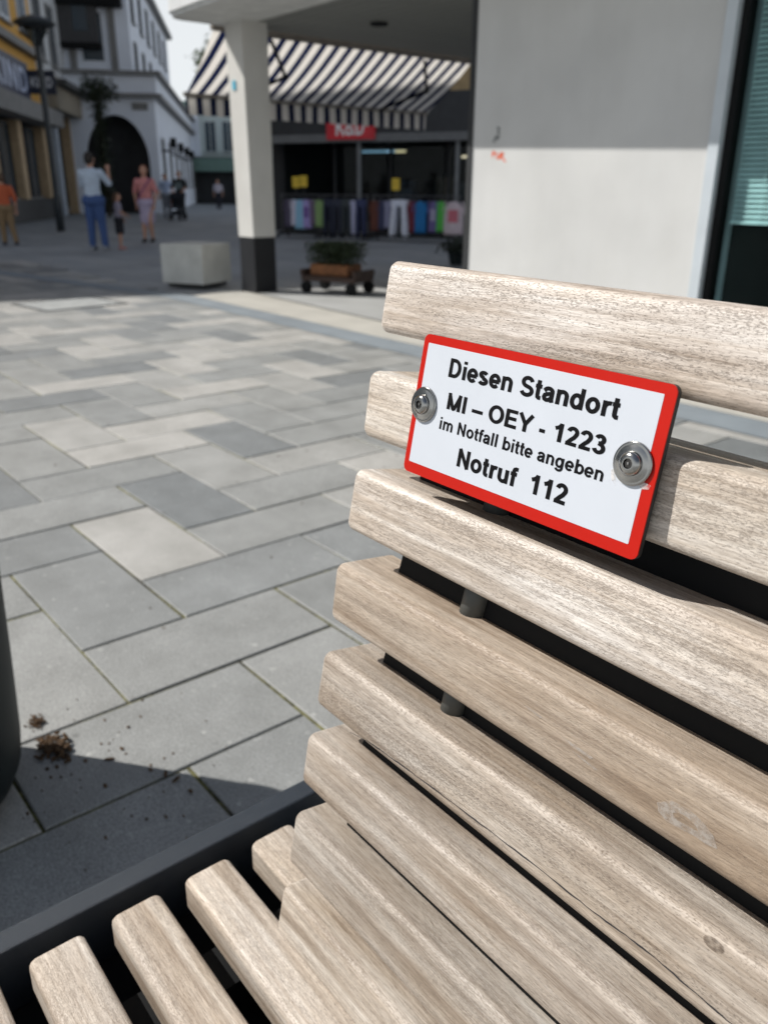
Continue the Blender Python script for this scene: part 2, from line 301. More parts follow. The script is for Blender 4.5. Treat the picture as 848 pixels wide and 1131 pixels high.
def text_bm(s, u0, u1, v0, v1, hx=.098, hy=.08):
    """bold sans lettering in XY: baseline v0, capital height v1, ink from u0 to u1; every stroke a flat strip a hair above the last"""
    x, strokes = 0, []
    for ch in s:
        adv, st = GL[ch]
        for p in st: strokes.append([(x+a, b) for a, b in p])
        x += adv
    outs = []
    for p in strokes:
        n = len(p); L = []; closed = (Vector(p[0])-Vector(p[-1])).length < 1e-5
        for i in range(n):
            nx = ny = 0
            segs = [(i-1, i), (i, i+1)]
            if closed and i == 0: segs[0] = (n-2, n-1)
            if closed and i == n-1: segs[1] = (0, 1)
            ns = []
            for a, b in segs:
                if 0 <= a and b < n:
                    d = Vector(p[b])-Vector(p[a])
                    if d.length > 1e-9: d.normalize(); ns.append(Vector((-d.y, d.x)))
            m = ns[0] if len(ns) == 1 else (ns[0]+ns[1]).normalized()
            k = 1/max(.6, m.dot(ns[0])); L.append(((p[i][0]+m.x*hx*k, p[i][1]+m.y*hy*k), (p[i][0]-m.x*hx*k, p[i][1]-m.y*hy*k)))
        outs.append(L)
    xs = [q[0] for L in outs for pr in L for q in pr]; x0, x1 = min(xs), max(xs)
    b = bmesh.new(); T = lambda q, z: b.verts.new((u0+(q[0]-x0)/(x1-x0)*(u1-u0), v0+q[1]*(v1-v0), z))
    for k, L in enumerate(outs):
        z = (k % 9)*4e-6*(v1-v0)/.01; prev = None
        for l, r in L:
            cur = (T(l, z), T(r, z))
            if prev: b.faces.new((prev[0], prev[1], cur[1], cur[0]))
            prev = cur
    return b
def basis(o, ex, ey, ez):
    o, ex, ey, ez = map(Vector, (o, ex, ey, ez))
    return Matrix(((ex.x, ey.x, ez.x, o.x), (ex.y, ey.y, ez.y, o.y), (ex.z, ey.z, ez.z, o.z), (0, 0, 0, 1)))
def leaves(bm, pts, size, rnd):
    for p in pts:
        q = Euler((rnd.uniform(-1, 1)*1.2, rnd.uniform(-1, 1)*1.2, rnd.uniform(0, 6.3))).to_matrix(); s = size*rnd.uniform(.6, 1.3)
        vs = [bm.verts.new(Vector(p)+q@Vector(v)*s) for v in ((-1, 0, 0), (-.2, -.45, .1), (1, 0, 0), (-.2, .45, .1))]
        bm.faces.new(vs)
# ------------------------------------------------------------------ ground and paving
g_bm = bmesh.new()
vs = [g_bm.verts.new(v) for v in ((-700, -700, -.02), (700, -700, -.02), (700, 700, -.02), (-700, 700, -.02))]; g_bm.faces.new(vs)
tag(link('ground', g_bm, FARPAVE), kind='structure')
U = .3038; PA = R(90.97); e1 = Vector((math.cos(PA), math.sin(PA), 0)); e2 = Vector((math.sin(PA), -math.cos(PA), 0)); PO = Vector((-2.314, .873, 0))
jb = bmesh.new()
vs = [jb.verts.new((x, y, -.0052)) for x, y in ((-15.2, -5.7), (3.6, -5.7), (3.6, 3.96), (-15.2, 3.96))]; jb.faces.new(vs)
pave = tag(link('pavement', jb, JOINT), kind='structure')
def slab_mesh(nm):
    b = bmesh.new(); gp = .0042
    pts0 = [(gp, gp), (2*U-gp, gp), (2*U-gp, U-gp), (gp, U-gp)]; c = .0025
    pts1 = [(gp+c, gp+c), (2*U-gp-c, gp+c), (2*U-gp-c, U-gp-c), (gp+c, U-gp-c)]
    r0 = [b.verts.new((x, y, -.03)) for x, y in pts0]; r1 = [b.verts.new((x, y, -.0025)) for x, y in pts0]; r2 = [b.verts.new((x, y, 0)) for x, y in pts1]
    for a, d in ((r0, r1), (r1, r2)):
        for i in range(4): b.faces.new((a[i], a[(i+1) % 4], d[(i+1) % 4], d[i]))
    b.faces.new(r2); me = bpy.data.meshes.new(nm); bmesh.ops.recalc_face_normals(b, faces=b.faces); b.to_mesh(me); b.free(); return me
smesh = slab_mesh('paving_slab'); smesh.materials.append(SLAB)
cands = []
for a in range(-60, 61):
    for b_ in range(-30, 31):
        for kind in (0, 1):
            u0, v0 = a+2*b_-(1 if kind else 0), -a+2*b_-(1 if kind else 0)
            cu, cv = (u0+1, v0+.5) if kind == 0 else (u0+.5, v0+1)
            p = PO+e1*(cu*U)+e2*(cv*U)
            if -15.2 < p.x < 3.5 and -5.5 < p.y < 4.22:
                az = math.degrees(math.atan2(p.x, p.y)); d = p.length
                vis = -77 < az < -47 and d > 1.1
                cands.append((0 if vis and p.x > -10.4 else 1, d, kind, p, (u0, v0)))
cands.sort(key=lambda c: (c[0], c[1]))
TONE = {(0, 0, 0): .36, (0, -1, 1): .52, (1, -1, -1): .38, (1, 0, -2): .86, (1, 1, -3): .16, (0, 1, -1): .56, (0, -2, 2): .46, (1, 0, 2): .6, (1, -2, 0): .62, (0, -2, -2): .34, (0, -1, -3): .5,
        (0, 0, -4): .45, (1, 2, -4): .7, (0, 2, -2): .55, (1, 3, -5): .2, (0, 3, -3): .72, (0, 1, 3): .4, (0, 2, 2): .5, (1, 1, 1): .4, (0, -3, 3): .5, (1, -1, 3): .4}
rs = random.Random(3); rest = bmesh.new()
tmp = [v.co.copy() for v in smesh.vertices]; tmpf = [tuple(p.vertices) for p in smesh.polygons]
for i, (vv, d, kind, p, key) in enumerate(cands):
    o0 = p-(e1*U+e2*(U/2)) if kind == 0 else p-(e1*(U/2)+e2*U)
    ang = PA if kind == 0 else PA-math.pi/2
    # local +x is the long side; keep the slab's corner on the lattice
    if kind == 0: mx = basis(o0, e1, e2, (0, 0, 1))
    else: mx = basis(o0+e1*U, e2, -e1, (0, 0, 1))
    if kind == 0: mx = basis(o0+e2*U, e1, -e2, (0, 0, 1))
    jit = Matrix.Translation((rs.uniform(-.0018, .0018), rs.uniform(-.0018, .0018), rs.uniform(-.0015, .001)))@Matrix.Rotation(rs.uniform(-.003, .003), 4, 'Z')
    mx = mx@jit
    if i < 298:
        o = place('paving_slab', smesh, pave); o.matrix_world = mx; tn = TONE.get((kind, *key), rs.uniform(.16, 1.)); o.color = (tn, tn, tn, 1)
    else:
        nv = [rest.verts.new(mx@c) for c in tmp]
        for f in tmpf: rest.faces.new([nv[k] for k in f])
tag(link('paving_slab_field', rest, SLAB_I, pave), kind='stuff')
def strip(name, pts_l, pts_r, z, mat):
    b = bmesh.new(); l = [b.verts.new((*p, z)) for p in pts_l]; r = [b.verts.new((*p, z)) for p in pts_r]
    for i in range(len(l)-1): b.faces.new((l[i], l[i+1], r[i+1], r[i]))
    return tag(link(name, b, mat), kind='structure')
BAND = M('blue_grey_band', (.22, .25, .275), .7, 0, .12, 3, .4, 200)
BEIGE = M('beige_strip', (.44, .425, .385), .8, 0, .1, 2.5, .4, 200)
DKJ = M('kerb_joint', (.10, .095, .085), .9)
strip('paving_band', [(4, 3.97), (-5.6, 4.02), (-9.0, 4.06), (-13.3, 3.18), (-30, -.4)], [(4, 4.28), (-5.6, 4.33), (-9.0, 4.36), (-13.3, 3.52), (-30, -.05)], .004, BAND)
strip('paving_strip', [(4, 4.284), (-5.6, 4.334), (-8.98, 4.364)], [(4, 4.80), (-5.6, 4.84), (-9.2, 5.08)], .005, BEIGE)
strip('kerb_joint', [(4, 4.80), (-5.6, 4.84), (-9.2, 5.08)], [(4, 4.83), (-5.6, 4.875), (-9.2, 5.12)], .006, DKJ)
strip('shop_floor', [(4, 4.83), (-5.6, 4.87), (-9.2, 5.115)], [(4, 11), (-5.6, 11), (-9.2, 11)], .008, M('pale_floor', (.36, .365, .36), .7, 0, .1, 2, .3, 200))
# manhole cover with a dark rim
mh = thing('manhole_cover', 'flat square cover with a dark worn rim set in the far sunlit paving', 'manhole cover', (-9.1, 3.0, 0), R(8))
bxo('cover_plate', -.36, .36, -.42, .42, -.01, .005, M('cover_infill', (.33, .34, .335), .8, 0, .15, 8), mh)
for x0, x1, y0, y1 in ((-.40, -.36, -.46, .46), (.36, .40, -.46, .46), (-.36, .36, -.46, -.42), (-.36, .36, .42, .46)):
    bxo('rim', x0, x1, y0, y1, -.01, .007, M('cover_rim', (.07, .075, .075), .7), mh)
# ------------------------------------------------------------------ building with canopy, wall, column
WY = 5.22
bld = thing('canopied_building', 'white rendered building with a flat canopy on a column and a blind behind its window', 'building')
bxo('wall', -5.37, -3.215, WY, WY+.3, 0, 2.818, RENDER_W, bld)
sw = bxo('side_wall', -5.37, -5.07, WY+.303, 10.6, 0, 2.818, RENDER_W, bld)
bxo('back_wall', -5.067, 4, 10.3, 10.6, 0, 2.818, RENDER_W, bld)
bxo('right_wall', .6, 4, WY, WY+.3, 0, 2.818, RENDER_W, bld)
bxo('corner_strip', -5.425, -5.372, WY-.012, WY+.1, .0, 2.817, M('dark_corner', (.03, .032, .034), .6), bld)
bxo('window_jamb', -3.213, -3.138, WY-.018, WY+.28, .0, 2.817, ALU, bld)
win = bxo('window', -3.136, .598, WY+.03, WY+.12, 2.70, 2.816, STEEL_BLACK, bld); win['label'] = 'dark framed window with a pale blind half lowered'
bxo('frame', -3.136, -3.09, WY+.03, WY+.12, .0, 2.70, STEEL_BLACK, win); bxo('frame', -1.28, -1.20, WY+.03, WY+.12, .06, 2.70, STEEL_BLACK, win); bxo('sill', -3.09, .598, WY+.03, WY+.12, 0, .06, STEEL_BLACK, win)
bxo('pane', -3.09, -1.28, WY+.07, WY+.08, .06, 2.70, DARKGLASS, win); bxo('pane', -1.20, .598, WY+.07, WY+.08, .06, 2.70, DARKGLASS, win)
bb = bmesh.new(); z = .985
while z < 2.68:
    box(bb, -3.055, .55, -.016, .016, -.0008, .0008, Matrix.Translation((0, WY+.115, z))@Matrix.Rotation(R(48), 4, 'X')); z += .031
box(bb, -3.055, .55, WY+.10, WY+.13, .965, .980)
for xx in (-2.86, -1.9, -.9): box(bb, xx, xx+.004, WY+.09, WY+.092, .97, 2.68)
link('blind', bb, BLIND, win)
bxo('room', -3.136, .598, WY+1.2, WY+1.25, 0, 2.8, DARKROOM, bld); bxo('room', -3.3, -3.14, WY+.31, WY+1.19, 0, 2.8, DARKROOM, bld)
bxo('room_floor', -3.136, .598, WY+.31, WY+1.19, .012, .03, DARKROOM, bld); bxo('room_ceiling', -3.136, .598, WY+.31, WY+1.19, 2.75, 2.8, DARKROOM, bld)
# canopy: white edge beam with a rounded corner, boarded soffit
cb = bmesh.new(); X0, X1, Y0, Y1 = -9.28, 4.0, 4.40, 10.6
def rc(x0, y0, x1, y1, r):
    pts = [(x1, y0-.02*(x1-x0)), (x1, y1), (x0, y1)]
    for i in range(9):
        a = R(180+90*i/8); pts.append((x0+r+r*math.cos(a), y0+r+r*math.sin(a)))
    return pts
prism(cb, rc(X0, Y0, X1, Y1, .22), 2.86, 3.38); link('canopy', cb, FASCIA, bld)
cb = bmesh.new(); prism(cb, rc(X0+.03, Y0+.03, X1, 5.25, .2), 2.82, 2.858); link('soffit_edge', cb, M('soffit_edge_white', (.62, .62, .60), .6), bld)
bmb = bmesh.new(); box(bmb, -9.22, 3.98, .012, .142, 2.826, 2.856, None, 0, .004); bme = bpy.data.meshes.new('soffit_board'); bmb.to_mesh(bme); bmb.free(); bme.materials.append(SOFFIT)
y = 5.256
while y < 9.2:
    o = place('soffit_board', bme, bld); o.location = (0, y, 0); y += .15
for dx, dy in ((-8.0, 6.3), (-7.55, 8.2)):
    lb = bmesh.new(); lathe(lb, [(.09, 2.80), (.10, 2.823), (.02, 2.824)], 20); o = link('downlight', lb, STEEL_BLACK, bld); o.location = (dx, dy, 0)
# column
cm = bmesh.new(); cmx = Matrix.Translation((-8.93, 5.22, 0))@Matrix.Rotation(R(2), 4, 'Z')
a = [cm.verts.new(cmx@Vector((x, y, .63))) for x, y in ((-.16, -.15), (.16, -.15), (.16, .15), (-.16, .15))]
b = [cm.verts.new(cmx@Vector((x-.03, y, 2.86))) for x, y in ((-.165, -.165), (.165, -.165), (.165, .165), (-.165, .165))]
cm.faces.new(a[::-1]); cm.faces.new(b)
for i in range(4): cm.faces.new((a[i], a[(i+1) % 4], b[(i+1) % 4], b[i]))
colu = link('column', cm, streak_wall('column_paint', (.62, .61, .58)), bld)
bxo('column_plinth', -.157, .157, -.147, .147, 0, .628, PLINTH, bld, .004, cmx)
sb = bmesh.new(); box(sb, -.09, -.03, -.173, -.162, 2.17, 2.26, cmx); link('sticker', sb, M('blue_sticker', (.10, .45, .62), .5), bld)
# graffiti scribbles on the wall
def scribble(name, strokes, wd, mat):
    b = bmesh.new()
    for st in strokes:
        for (xa, za), (xb, zb) in zip(st, st[1:]):
            d = Vector((xb-xa, 0, zb-za)); n = Vector((-d.z, 0, d.x)).normalized()*wd
            p, q = Vector((xa, WY-.002, za)), Vector((xb, WY-.002, zb))
            v = [b.verts.new(k+Vector((0, 0, 0))) for k in (p-n, q-n, q+n, p+n)]
            v2 = [b.verts.new(k+Vector((0, .004, 0))) for k in (p-n, q-n, q+n, p+n)]
            b.faces.new(v); b.faces.new(v2[::-1])
            for i in range(4): b.faces.new((v[i], v[(i+1) % 4], v2[(i+1) % 4], v2[i]))
    return link(name, b, mat, bld)
gx, gz = -5.105, 1.625
scribble('graffiti', [[(gx, gz), (gx+.03, gz-.01), (gx+.01, gz-.04), (gx+.035, gz-.045)], [(gx-.03, gz-.10), (gx+.0, gz-.06), (gx+.01, gz-.09), (gx+.035, gz-.06)], [(gx-.03, gz-.10), (gx-.01, gz-.105)]], .006, M('black_marker', (.10, .11, .11), .7))
gx, gz = -5.14, 1.44
scribble('graffiti', [[(gx, gz-.035), (gx+.005, gz+.01), (gx+.03, gz+.0), (gx+.012, gz-.015)], [(gx+.045, gz-.0), (gx+.05, gz-.04), (gx+.075, gz-.045), (gx+.08, gz-.005)], [(gx+.09, gz-.05), (gx+.098, gz-.0), (gx+.125, gz-.012), (gx+.10, gz-.028), (gx+.15, gz-.07)]], .006, M('orange_marker', (.75, .13, .05), .7))
# awning
aw = thing('striped_awning', 'open awning of navy and cream stripes hanging beyond the white column', 'awning', (-9.3, 5.02, 0), 0)
ab = bmesh.new(); NY = 60; LEN = 3.95
for j in range(NY):
    ya, yb = LEN*j/NY, LEN*(j+1)/NY
    prev = None
    for i in range(7):
        t_ = i/6; sag = -.035*math.sin(math.pi*t_)
        x, z = -.02-1.10*t_, 2.80-.56*t_+sag
        cur = (ab.verts.new((x, ya+.16*t_, z)), ab.verts.new((x, yb+.16*t_, z)))
        if prev: ab.faces.new((prev[0], prev[1], cur[1], cur[0]))
        prev = cur
link('canvas', ab, STRIPE, aw, True)
vb = bmesh.new()
for j in range(NY*2):
    ya, yb = LEN*j/NY/2, LEN*(j+1)/NY/2
    f = lambda y, k: (-1.14+.012*math.sin(y*9)*k, y+.16, 2.215-.205*k+(.006*math.cos(y*math.pi*2/.194) if k == 1 else 0))
    vs = [vb.verts.new(f(y, k)) for y, k in ((ya, 0), (yb, 0), (yb, .5), (ya, .5), (yb, 1), (ya, 1))]
    vb.faces.new(vs[:4]); vb.faces.new((vs[3], vs[2], vs[4], vs[5]))
link('valance', vb, STRIPE, aw)
BAR = M('awning_bar', (.20, .18, .16), .5)
tb = bmesh.new(); box(tb, -1.16, -1.10, .14, LEN+.18, 2.215, 2.262); link('front_bar', tb, BAR, aw)
tb = bmesh.new(); box(tb, -.06, .0, -.02, LEN+.02, 2.785, 2.84); link('roller', tb, BAR, aw)
for ys, yd in ((.75, .5), (3.1, .5)):
    tb = bmesh.new(); tube(tb, (-.03, ys, 2.74), (-.55, ys+yd, 2.46), .022); tube(tb, (-.55, ys+yd, 2.46), (-1.1, ys+.1, 2.235), .022)
    lathe(tb, [(.035, -.03), (.035, .03)], 12, Matrix.Translation((-.55, ys+yd, 2.46))); link('arm', tb, STEEL_BLACK, aw)
# ------------------------------------------------------------------ concrete cube seat
cs = thing('concrete_block', 'pale concrete cube seat with recessed dark foot standing left of the white column', 'seat block', (-9.985, 4.94, 0), R(28))
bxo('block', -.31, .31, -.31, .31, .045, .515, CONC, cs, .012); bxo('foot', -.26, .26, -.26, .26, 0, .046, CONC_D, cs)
# flower trolley
tr = thing('flower_trolley', 'dark trolley with a terracotta trough of clipped box plant behind the column', 'planter', (-8.24, 5.88, .008), R(22))
WD = M('dark_trolley_wood', (.055, .035, .028), .8); TC = M('terracotta', (.20, .085, .035), .8, 0, .25, 12)
bxo('bed', -.37, .37, -.22, .22, .14, .20, WD, tr, .006)
for sx in (-1, 1):
    for sy in (-1, 1):
        wb = bmesh.new(); tube(wb, (sx*.31, sy*.20-.02, .07), (sx*.31, sy*.20+.02, .07), .07, None, 16); link('wheel', wb, STEEL_BLACK, tr)
for sx in (-1, 1): bxo('end_rail', sx*.36-.02, sx*.36+.02, -.22, .22, .201, .27, WD, tr)
pb = bmesh.new(); box(pb, -.28, .24, -.16, .16, .201, .335, None, 0, .015); link('trough', pb, TC, tr)
lb = bmesh.new(); rr = random.Random(5)
leaves(lb, [(max(-.31, min(.31, rr.gauss(0, .17)-.02)), max(-.2, min(.2, rr.gauss(0, .12))), .32+.25*rr.random()**.7) for _ in range(4200)], .02, rr)
link('foliage', lb, leaf_mat('box_leaf', (.022, .036, .014)), tr)
pt = thing('potted_shrub', 'dark leafy shrub in a black pot beside the white wall far behind', 'plant', (-10.3, 9.75, .008))
pb = bmesh.new(); lathe(pb, [(.11, 0), (.15, .2), (.14, .2)], 18); link('pot', pb, POT, pt)
lb = bmesh.new(); leaves(lb, [(rr.gauss(0, .12), rr.gauss(0, .12), .21+abs(rr.gauss(0, .09))) for _ in range(400)], .045, rr); link('foliage', lb, leaf_mat('shrub_leaf', (.02, .03, .02)), pt)
# ------------------------------------------------------------------ BENCH
K = .535
def bpnt(y, z, x=-1.): return Vector((x*K, y*K, H+z*K))
bench = thing('park_bench', 'slatted bench of pale weathered hardwood with a high sloping back', 'bench')
SL = [((.8030, -.0968), (.7828, -.2002)), ((.7671, -.2575), (.7523, -.3597)), ((.7388, -.4095), (.719, -.509)), ((.7016, -.5647), (.6881, -.6653)),
      ((.6735, -.7187), (.6545, -.8180)), ((.6379, -.8683), (.6215, -.9670)), ((.6088, -1.0231), (.5897, -1.1275)), ((.5764, -1.1728), (.5578, -1.2718))]
TINT = [(1.40, 1.39, 1.39), (1.28, 1.25, 1.20), (1.30, 1.28, 1.26), (.96, .87, .77), (.98, .93, .87), (.93, .885, .835), (.94, .92, .89), (1.08, 1.04, .98)]
def slat_bm(h, t, r, L, re=.004):
    """slat along +x from 0 to L, front face towards -y, top edge at z=0"""
    b = bmesh.new(); n = 5
    prof = []
    for cy, cz, a0 in ((r, -r, 90), (r, -h+r, 180), (t-r, -h+r, 270), (t-r, -r, 0)):
        for i in range(n+1):
            a = R(a0+90*i/n); prof.append((cy+r*math.cos(a), cz+r*math.sin(a)))
    ctr = (t/2, -h/2); rings = []
    xs = [(0, .0055), (.0012, .0028), (.0032, .001), (.006, 0)] + [(L*i/24, 0) for i in range(1, 24)] + [(L-.006, 0), (L-.002, .002), (L, .005)]
    for x, ins in xs:
        fy, fz = 1-ins/(t/2), 1-ins/(h/2)
        rings.append([b.verts.new((x, ctr[0]+(y-ctr[0])*fy, ctr[1]+(z-ctr[1])*fz)) for y, z in prof])
    m = len(prof)
    for a, c in zip(rings, rings[1:]):
        for i in range(m): b.faces.new((a[i], a[(i+1) % m], c[(i+1) % m], c[i]))
    b.faces.new(rings[0][::-1]); b.faces.new(rings[-1]); return b
PORE = [1., .8, .75, .3, .85, .5, .55, .4]
BACKX, BLEN = -1.*K, 1.72
slats = []
for (tp, bt), tint in zip(SL, TINT):
    A, B = Vector((tp[0], tp[1]))*K, Vector((bt[0], bt[1]))*K
    h = (A-B).length; dv = (A-B)/h            # (y, z) up along the face
    nback = Vector((dv.y, -dv.x))             # into the wood (+y)
    o = link('back_slat', slat_bm(h, .066, .0075, BLEN), WOOD, bench, True)
    o.matrix_world = Matrix(((1, 0, 0, BACKX+random.uniform(-.001, .001)), (0, nback.x, dv.x, A.x), (0, nback.y, dv.y, A.y+H), (0, 0, 0, 1)))
    o.color = (*tint, PORE[len(slats)]); slats.append((o, h))
KS = 1.25*K
ZS = -1.037*KS+H
YS = [(.5162, .5974), (.392, .4721), (.2708, .3511), (.1485, .2298), (.028, .108), (-.094, -.014)]
STINT = [(1.18, 1.13, 1.06), (1.26, 1.22, 1.16), (1.22, 1.18, 1.12), (1.26, 1.22, 1.16), (1.2, 1.16, 1.1), (1.2, 1.16, 1.1)]
for (ya, yb), tint in zip(YS, STINT):
    o = link('seat_slat', slat_bm((yb-ya)*KS, .042, .0075, 1.98), WOOD, bench, True)
    # local z (face) -> world y, local y (depth) -> world -z
    o.matrix_world = Matrix(((1, 0, 0, -KS+.006+random.uniform(-.0015, .0015)), (0, 0, 1, yb*KS), (0, -1, 0, ZS), (0, 0, 0, 1)))
    o.color = (*tint, .6)
# steel frame: end bars, bearers, legs, back tubes and spacers
for x0, x1 in ((-.717, -.689), (1.337, 1.368)):
    bxo('end_bar', x0, x1, -.20, .475, ZS-.085, ZS-.003, STEEL_DARK, bench, .0025)
    bxo('leg', x0+.001, x1-.001, -.16, -.10, .0, ZS-.088, STEEL_DARK, bench, .002); bxo('leg', x0+.001, x1-.001, .37, .43, .0, ZS-.088, STEEL_DARK, bench, .002)
for x0 in (-.60, .30, 1.20): bxo('bearer', x0, x0+.05, -.15, .46, ZS-.085, ZS-.045, STEEL_BLACK, bench)
bxo('cross_rail', -.688, 1.336, -.198, -.168, ZS-.085, ZS-.045, STEEL_BLACK, bench); bxo('cross_rail', -.688, 1.336, .442, .472, ZS-.085, ZS-.045, STEEL_BLACK, bench)
dvb = Vector((0, SL[0][0][0]-SL[7][1][0], SL[0][0][1]-SL[7][1][1])).normalized(); nb = Vector((0, dvb.z, -dvb.y))
for xs in (-.404, .30, 1.03):
    for (tp, bt), (tn, bn) in list(zip(SL, SL[1:]))[:4]:
        p0 = Vector((xs, bt[0]*K, bt[1]*K+H))+nb*.037; p1 = Vector((xs, tn[0]*K, tn[1]*K+H))+nb*.037
        sb = bmesh.new(); tube(sb, p0+dvb*.004, p1-dvb*.003, .0105, None, 20); link('spacer', sb, TUBE, bench, True)
for gi_, ((tp, bt), (tn, bn)) in enumerate(list(zip(SL, SL[1:]))[1:]):      # added black bars imitating shade between the slats, set back from the front
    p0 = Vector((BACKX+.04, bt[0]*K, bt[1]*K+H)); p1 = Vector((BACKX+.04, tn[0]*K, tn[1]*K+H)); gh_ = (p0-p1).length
    b = bmesh.new(); box(b, 0, BLEN-.08, -.001, gh_+.001, (.040, .038, .038, .034, .032, .037)[gi_], .060, basis(p1, (1, 0, 0), (p0-p1).normalized(), nb)); link('gap_shade_bar', b, STEEL_BLACK, bench)
bxo('seat_shade_sheet', -.7165, 1.3675, -.199, .474, ZS-.125, ZS-.0855, STEEL_BLACK, bench)  # added black sheet below the seat, stands in for shade in its gaps
# crack, knot and pale water mark
def face_pt(i, x, v, off=.0002):
    o, h = slats[i]; return o.matrix_world@Vector((x*K-o.matrix_world[0][3], -off, v*K))
s5, h5 = slats[4]
crk = [(-.8968, -.0985), (-.86, -.0925), (-.8239, -.0885), (-.78, -.0868), (-.73, -.0845), (-.6805, -.0824), (-.62, -.0805), (-.5587, -.0792), (-.4972, -.0778), (-.45, -.0782), (-.4025, -.0772), (-.37, -.0752), (-.342, -.0745), (-.3056, -.0768), (-.27, -.079), (-.2424, -.0804), (-.2, -.082)]
cb = bmesh.new(); prev = None; rc_ = random.Random(4)
fine_crk = []
for (xa, va), (xb, vb) in zip(crk, crk[1:]):
    for k in range(5): fine_crk.append((xa+(xb-xa)*k/5, va+(vb-va)*k/5))
for i, (x, v) in enumerate(fine_crk):
    wd = (.00035+.0009*min(1, i/12)*(0.6+.4*math.sin(i*.9)))/K*.55; v += rc_.uniform(-.0006, .0006)
    ins = .0002
    cur = [cb.verts.new((x*K-BACKX, -ins, (v+s*wd)*K)) for s in (1, -1)]
    if prev: cb.faces.new((prev[0], cur[0], cur[1], prev[1]))
    prev = cur
ck = link('crack', cb, M('crack_dark', (.035, .033, .035), .9), s5, recalc=False)
s4, h4 = slats[3]
STAIN = stain_mat(); stn = bmesh.new(); ring = [(-.382, -.0600), (-.366, -.0475), (-.345, -.0455), (-.3288, -.0495), (-.314, -.058), (-.3066, -.0691), (-.318, -.0715), (-.335, -.0710), (-.352, -.0735), (-.3665, -.0745), (-.378, -.069)]
cxr, cvr = -.347, -.0605
n = len(ring)
outer = [stn.verts.new((x*K-BACKX, -.00025, v*K)) for x, v in ring]; inner = [stn.verts.new(((cxr+(x-cxr)*.42)*K-BACKX, -.00025, (cvr+(v-cvr)*.34)*K)) for x, v in ring]
for i in range(n): stn.faces.new((outer[i], outer[(i+1) % n], inner[(i+1) % n], inner[i]))
link('water_mark', stn, STAIN, s4, recalc=False)
for (xa, va, xb, vb, ww) in ((-.52, -.052, -.47, -.055, .004), (-.50, -.062, -.46, -.066, .0025), (-.58, -.042, -.55, -.044, .003)):
    stn = bmesh.new(); stn.faces.new([stn.verts.new((x*K-BACKX, -.00025, v*K)) for x, v in ((xa, va), (xb, vb), (xb-.004, vb-ww), (xa+.006, va-ww))])
    link('water_mark', stn, STAIN, s4, recalc=False)
kb = bmesh.new(); kc = (-.283, -.012); vs = [kb.verts.new(((kc[0]+.012*math.cos(a*.5236))*K-BACKX, -.00025, (kc[1]+.0075*math.sin(a*.5236))*K)) for a in range(12)]; kb.faces.new(vs)
link('knot', kb, stain_mat('knot_dark', (.12, .085, .06), .08, .5), s5, recalc=False)
# ------------------------------------------------------------------ plaque with screws
TL, TRc, BR, BL = [Vector((x*K, y*K, H+z*K)) for x, y, z in ((-.8694, .7703, -.1861), (-.4716, .7726, -.1889), (-.4728, .7362, -.3810), (-.8706, .7339, -.3782))]
PW, PH = (TRc-TL).length, (TL-BL).length
ex, ey = (TRc-TL).normalized(), (TL-BL).normalized(); ez = ex.cross(ey).normalized()
PM = basis(BL, ex, ey, ez)
pl = thing('rescue_point_sign', 'small red bordered white plaque with black emergency lettering screwed to the bench back', 'sign')
pl.matrix_world = PM
def flat(name, pts, z0, z1, mat, par=pl):
    b = bmesh.new(); prism(b, pts, z0, z1); return link(name, b, mat, par)
pts = rrect(PW, PH, .005, 7)
flat('backing_plate', pts, -.0040, -.0006, EDGE_B)
flat('red_border', pts, -.0005, .0004, RED)
l_, r_, t_, b_ = .0245*PW, .036*PW, .060*PH, .079*PH
bw = bmesh.new(); prism(bw, [(l_+x, b_+y) for x, y in rrect(PW-l_-r_, PH-t_-b_, .0006, 2)], .0003, .00055); link('white_field', bw, WHITE_P, pl)
for s, u0, u1, v0, v1, hw in (('Diesen Standort', .1470, .8395, .7435, .8690, .122), ('MI \u2013 OEY - 1223', .1640, .8230, .5245, .6385, .122),
                         ('im Notfall bitte angeben', .1475, .8365, .3745, .4600, .108), ('Notruf  112', .2600, .7290, .1640, .2890, .122)):
    b = text_bm(s, u0*PW, u1*PW, v0*PH, v1*PH, hw, hw*.82)
    for v in b.verts: v.co.z += .0007
    link('lettering', b, INK, pl, recalc=False)
for u, v, rot in ((.055, .508, 20), (.921, .529, 55)):
    m = Matrix.Translation((u*PW, v*PH, .0006))@Matrix.Rotation(R(rot), 4, 'Z')
    b = bmesh.new(); lathe(b, [(.0132, 0), (.0133, .0010), (.0128, .0017), (.0118, .0013), (.0108, .0016), (.0090, .0022), (.0076, .0024)], 40, m); sc = link('screw', b, STEEL, pl, True)
    b = bmesh.new(); lathe(b, [(.0074, .0020), (.0073, .0038), (.0066, .0051), (.0052, .0059), (.0036, .0063), (.0030, .0062)], 36, m, False); link('screw_head', b, STEEL, sc, True)
    b = bmesh.new(); pr = []
    for i in range(24):
        a = 2*math.pi*i/24; rr_ = .0027+.0005*math.cos(6*a); pr.append((rr_*math.cos(a), rr_*math.sin(a)))
    prism(b, pr, .0033, .0052, m); lathe(b, [(.0031, .0062), (.0029, .0038)], 24, m, False); link('socket', b, STEEL_SOCKET, sc)
    b = bmesh.new(); lathe(b, [(.0009, .0048), (.0008, .0059), (.0003, .0061)], 12, m); link('pin', b, STEEL, sc)
SCUFF = stain_mat('sign_scuff', (.75, .72, .70), .1, .85)
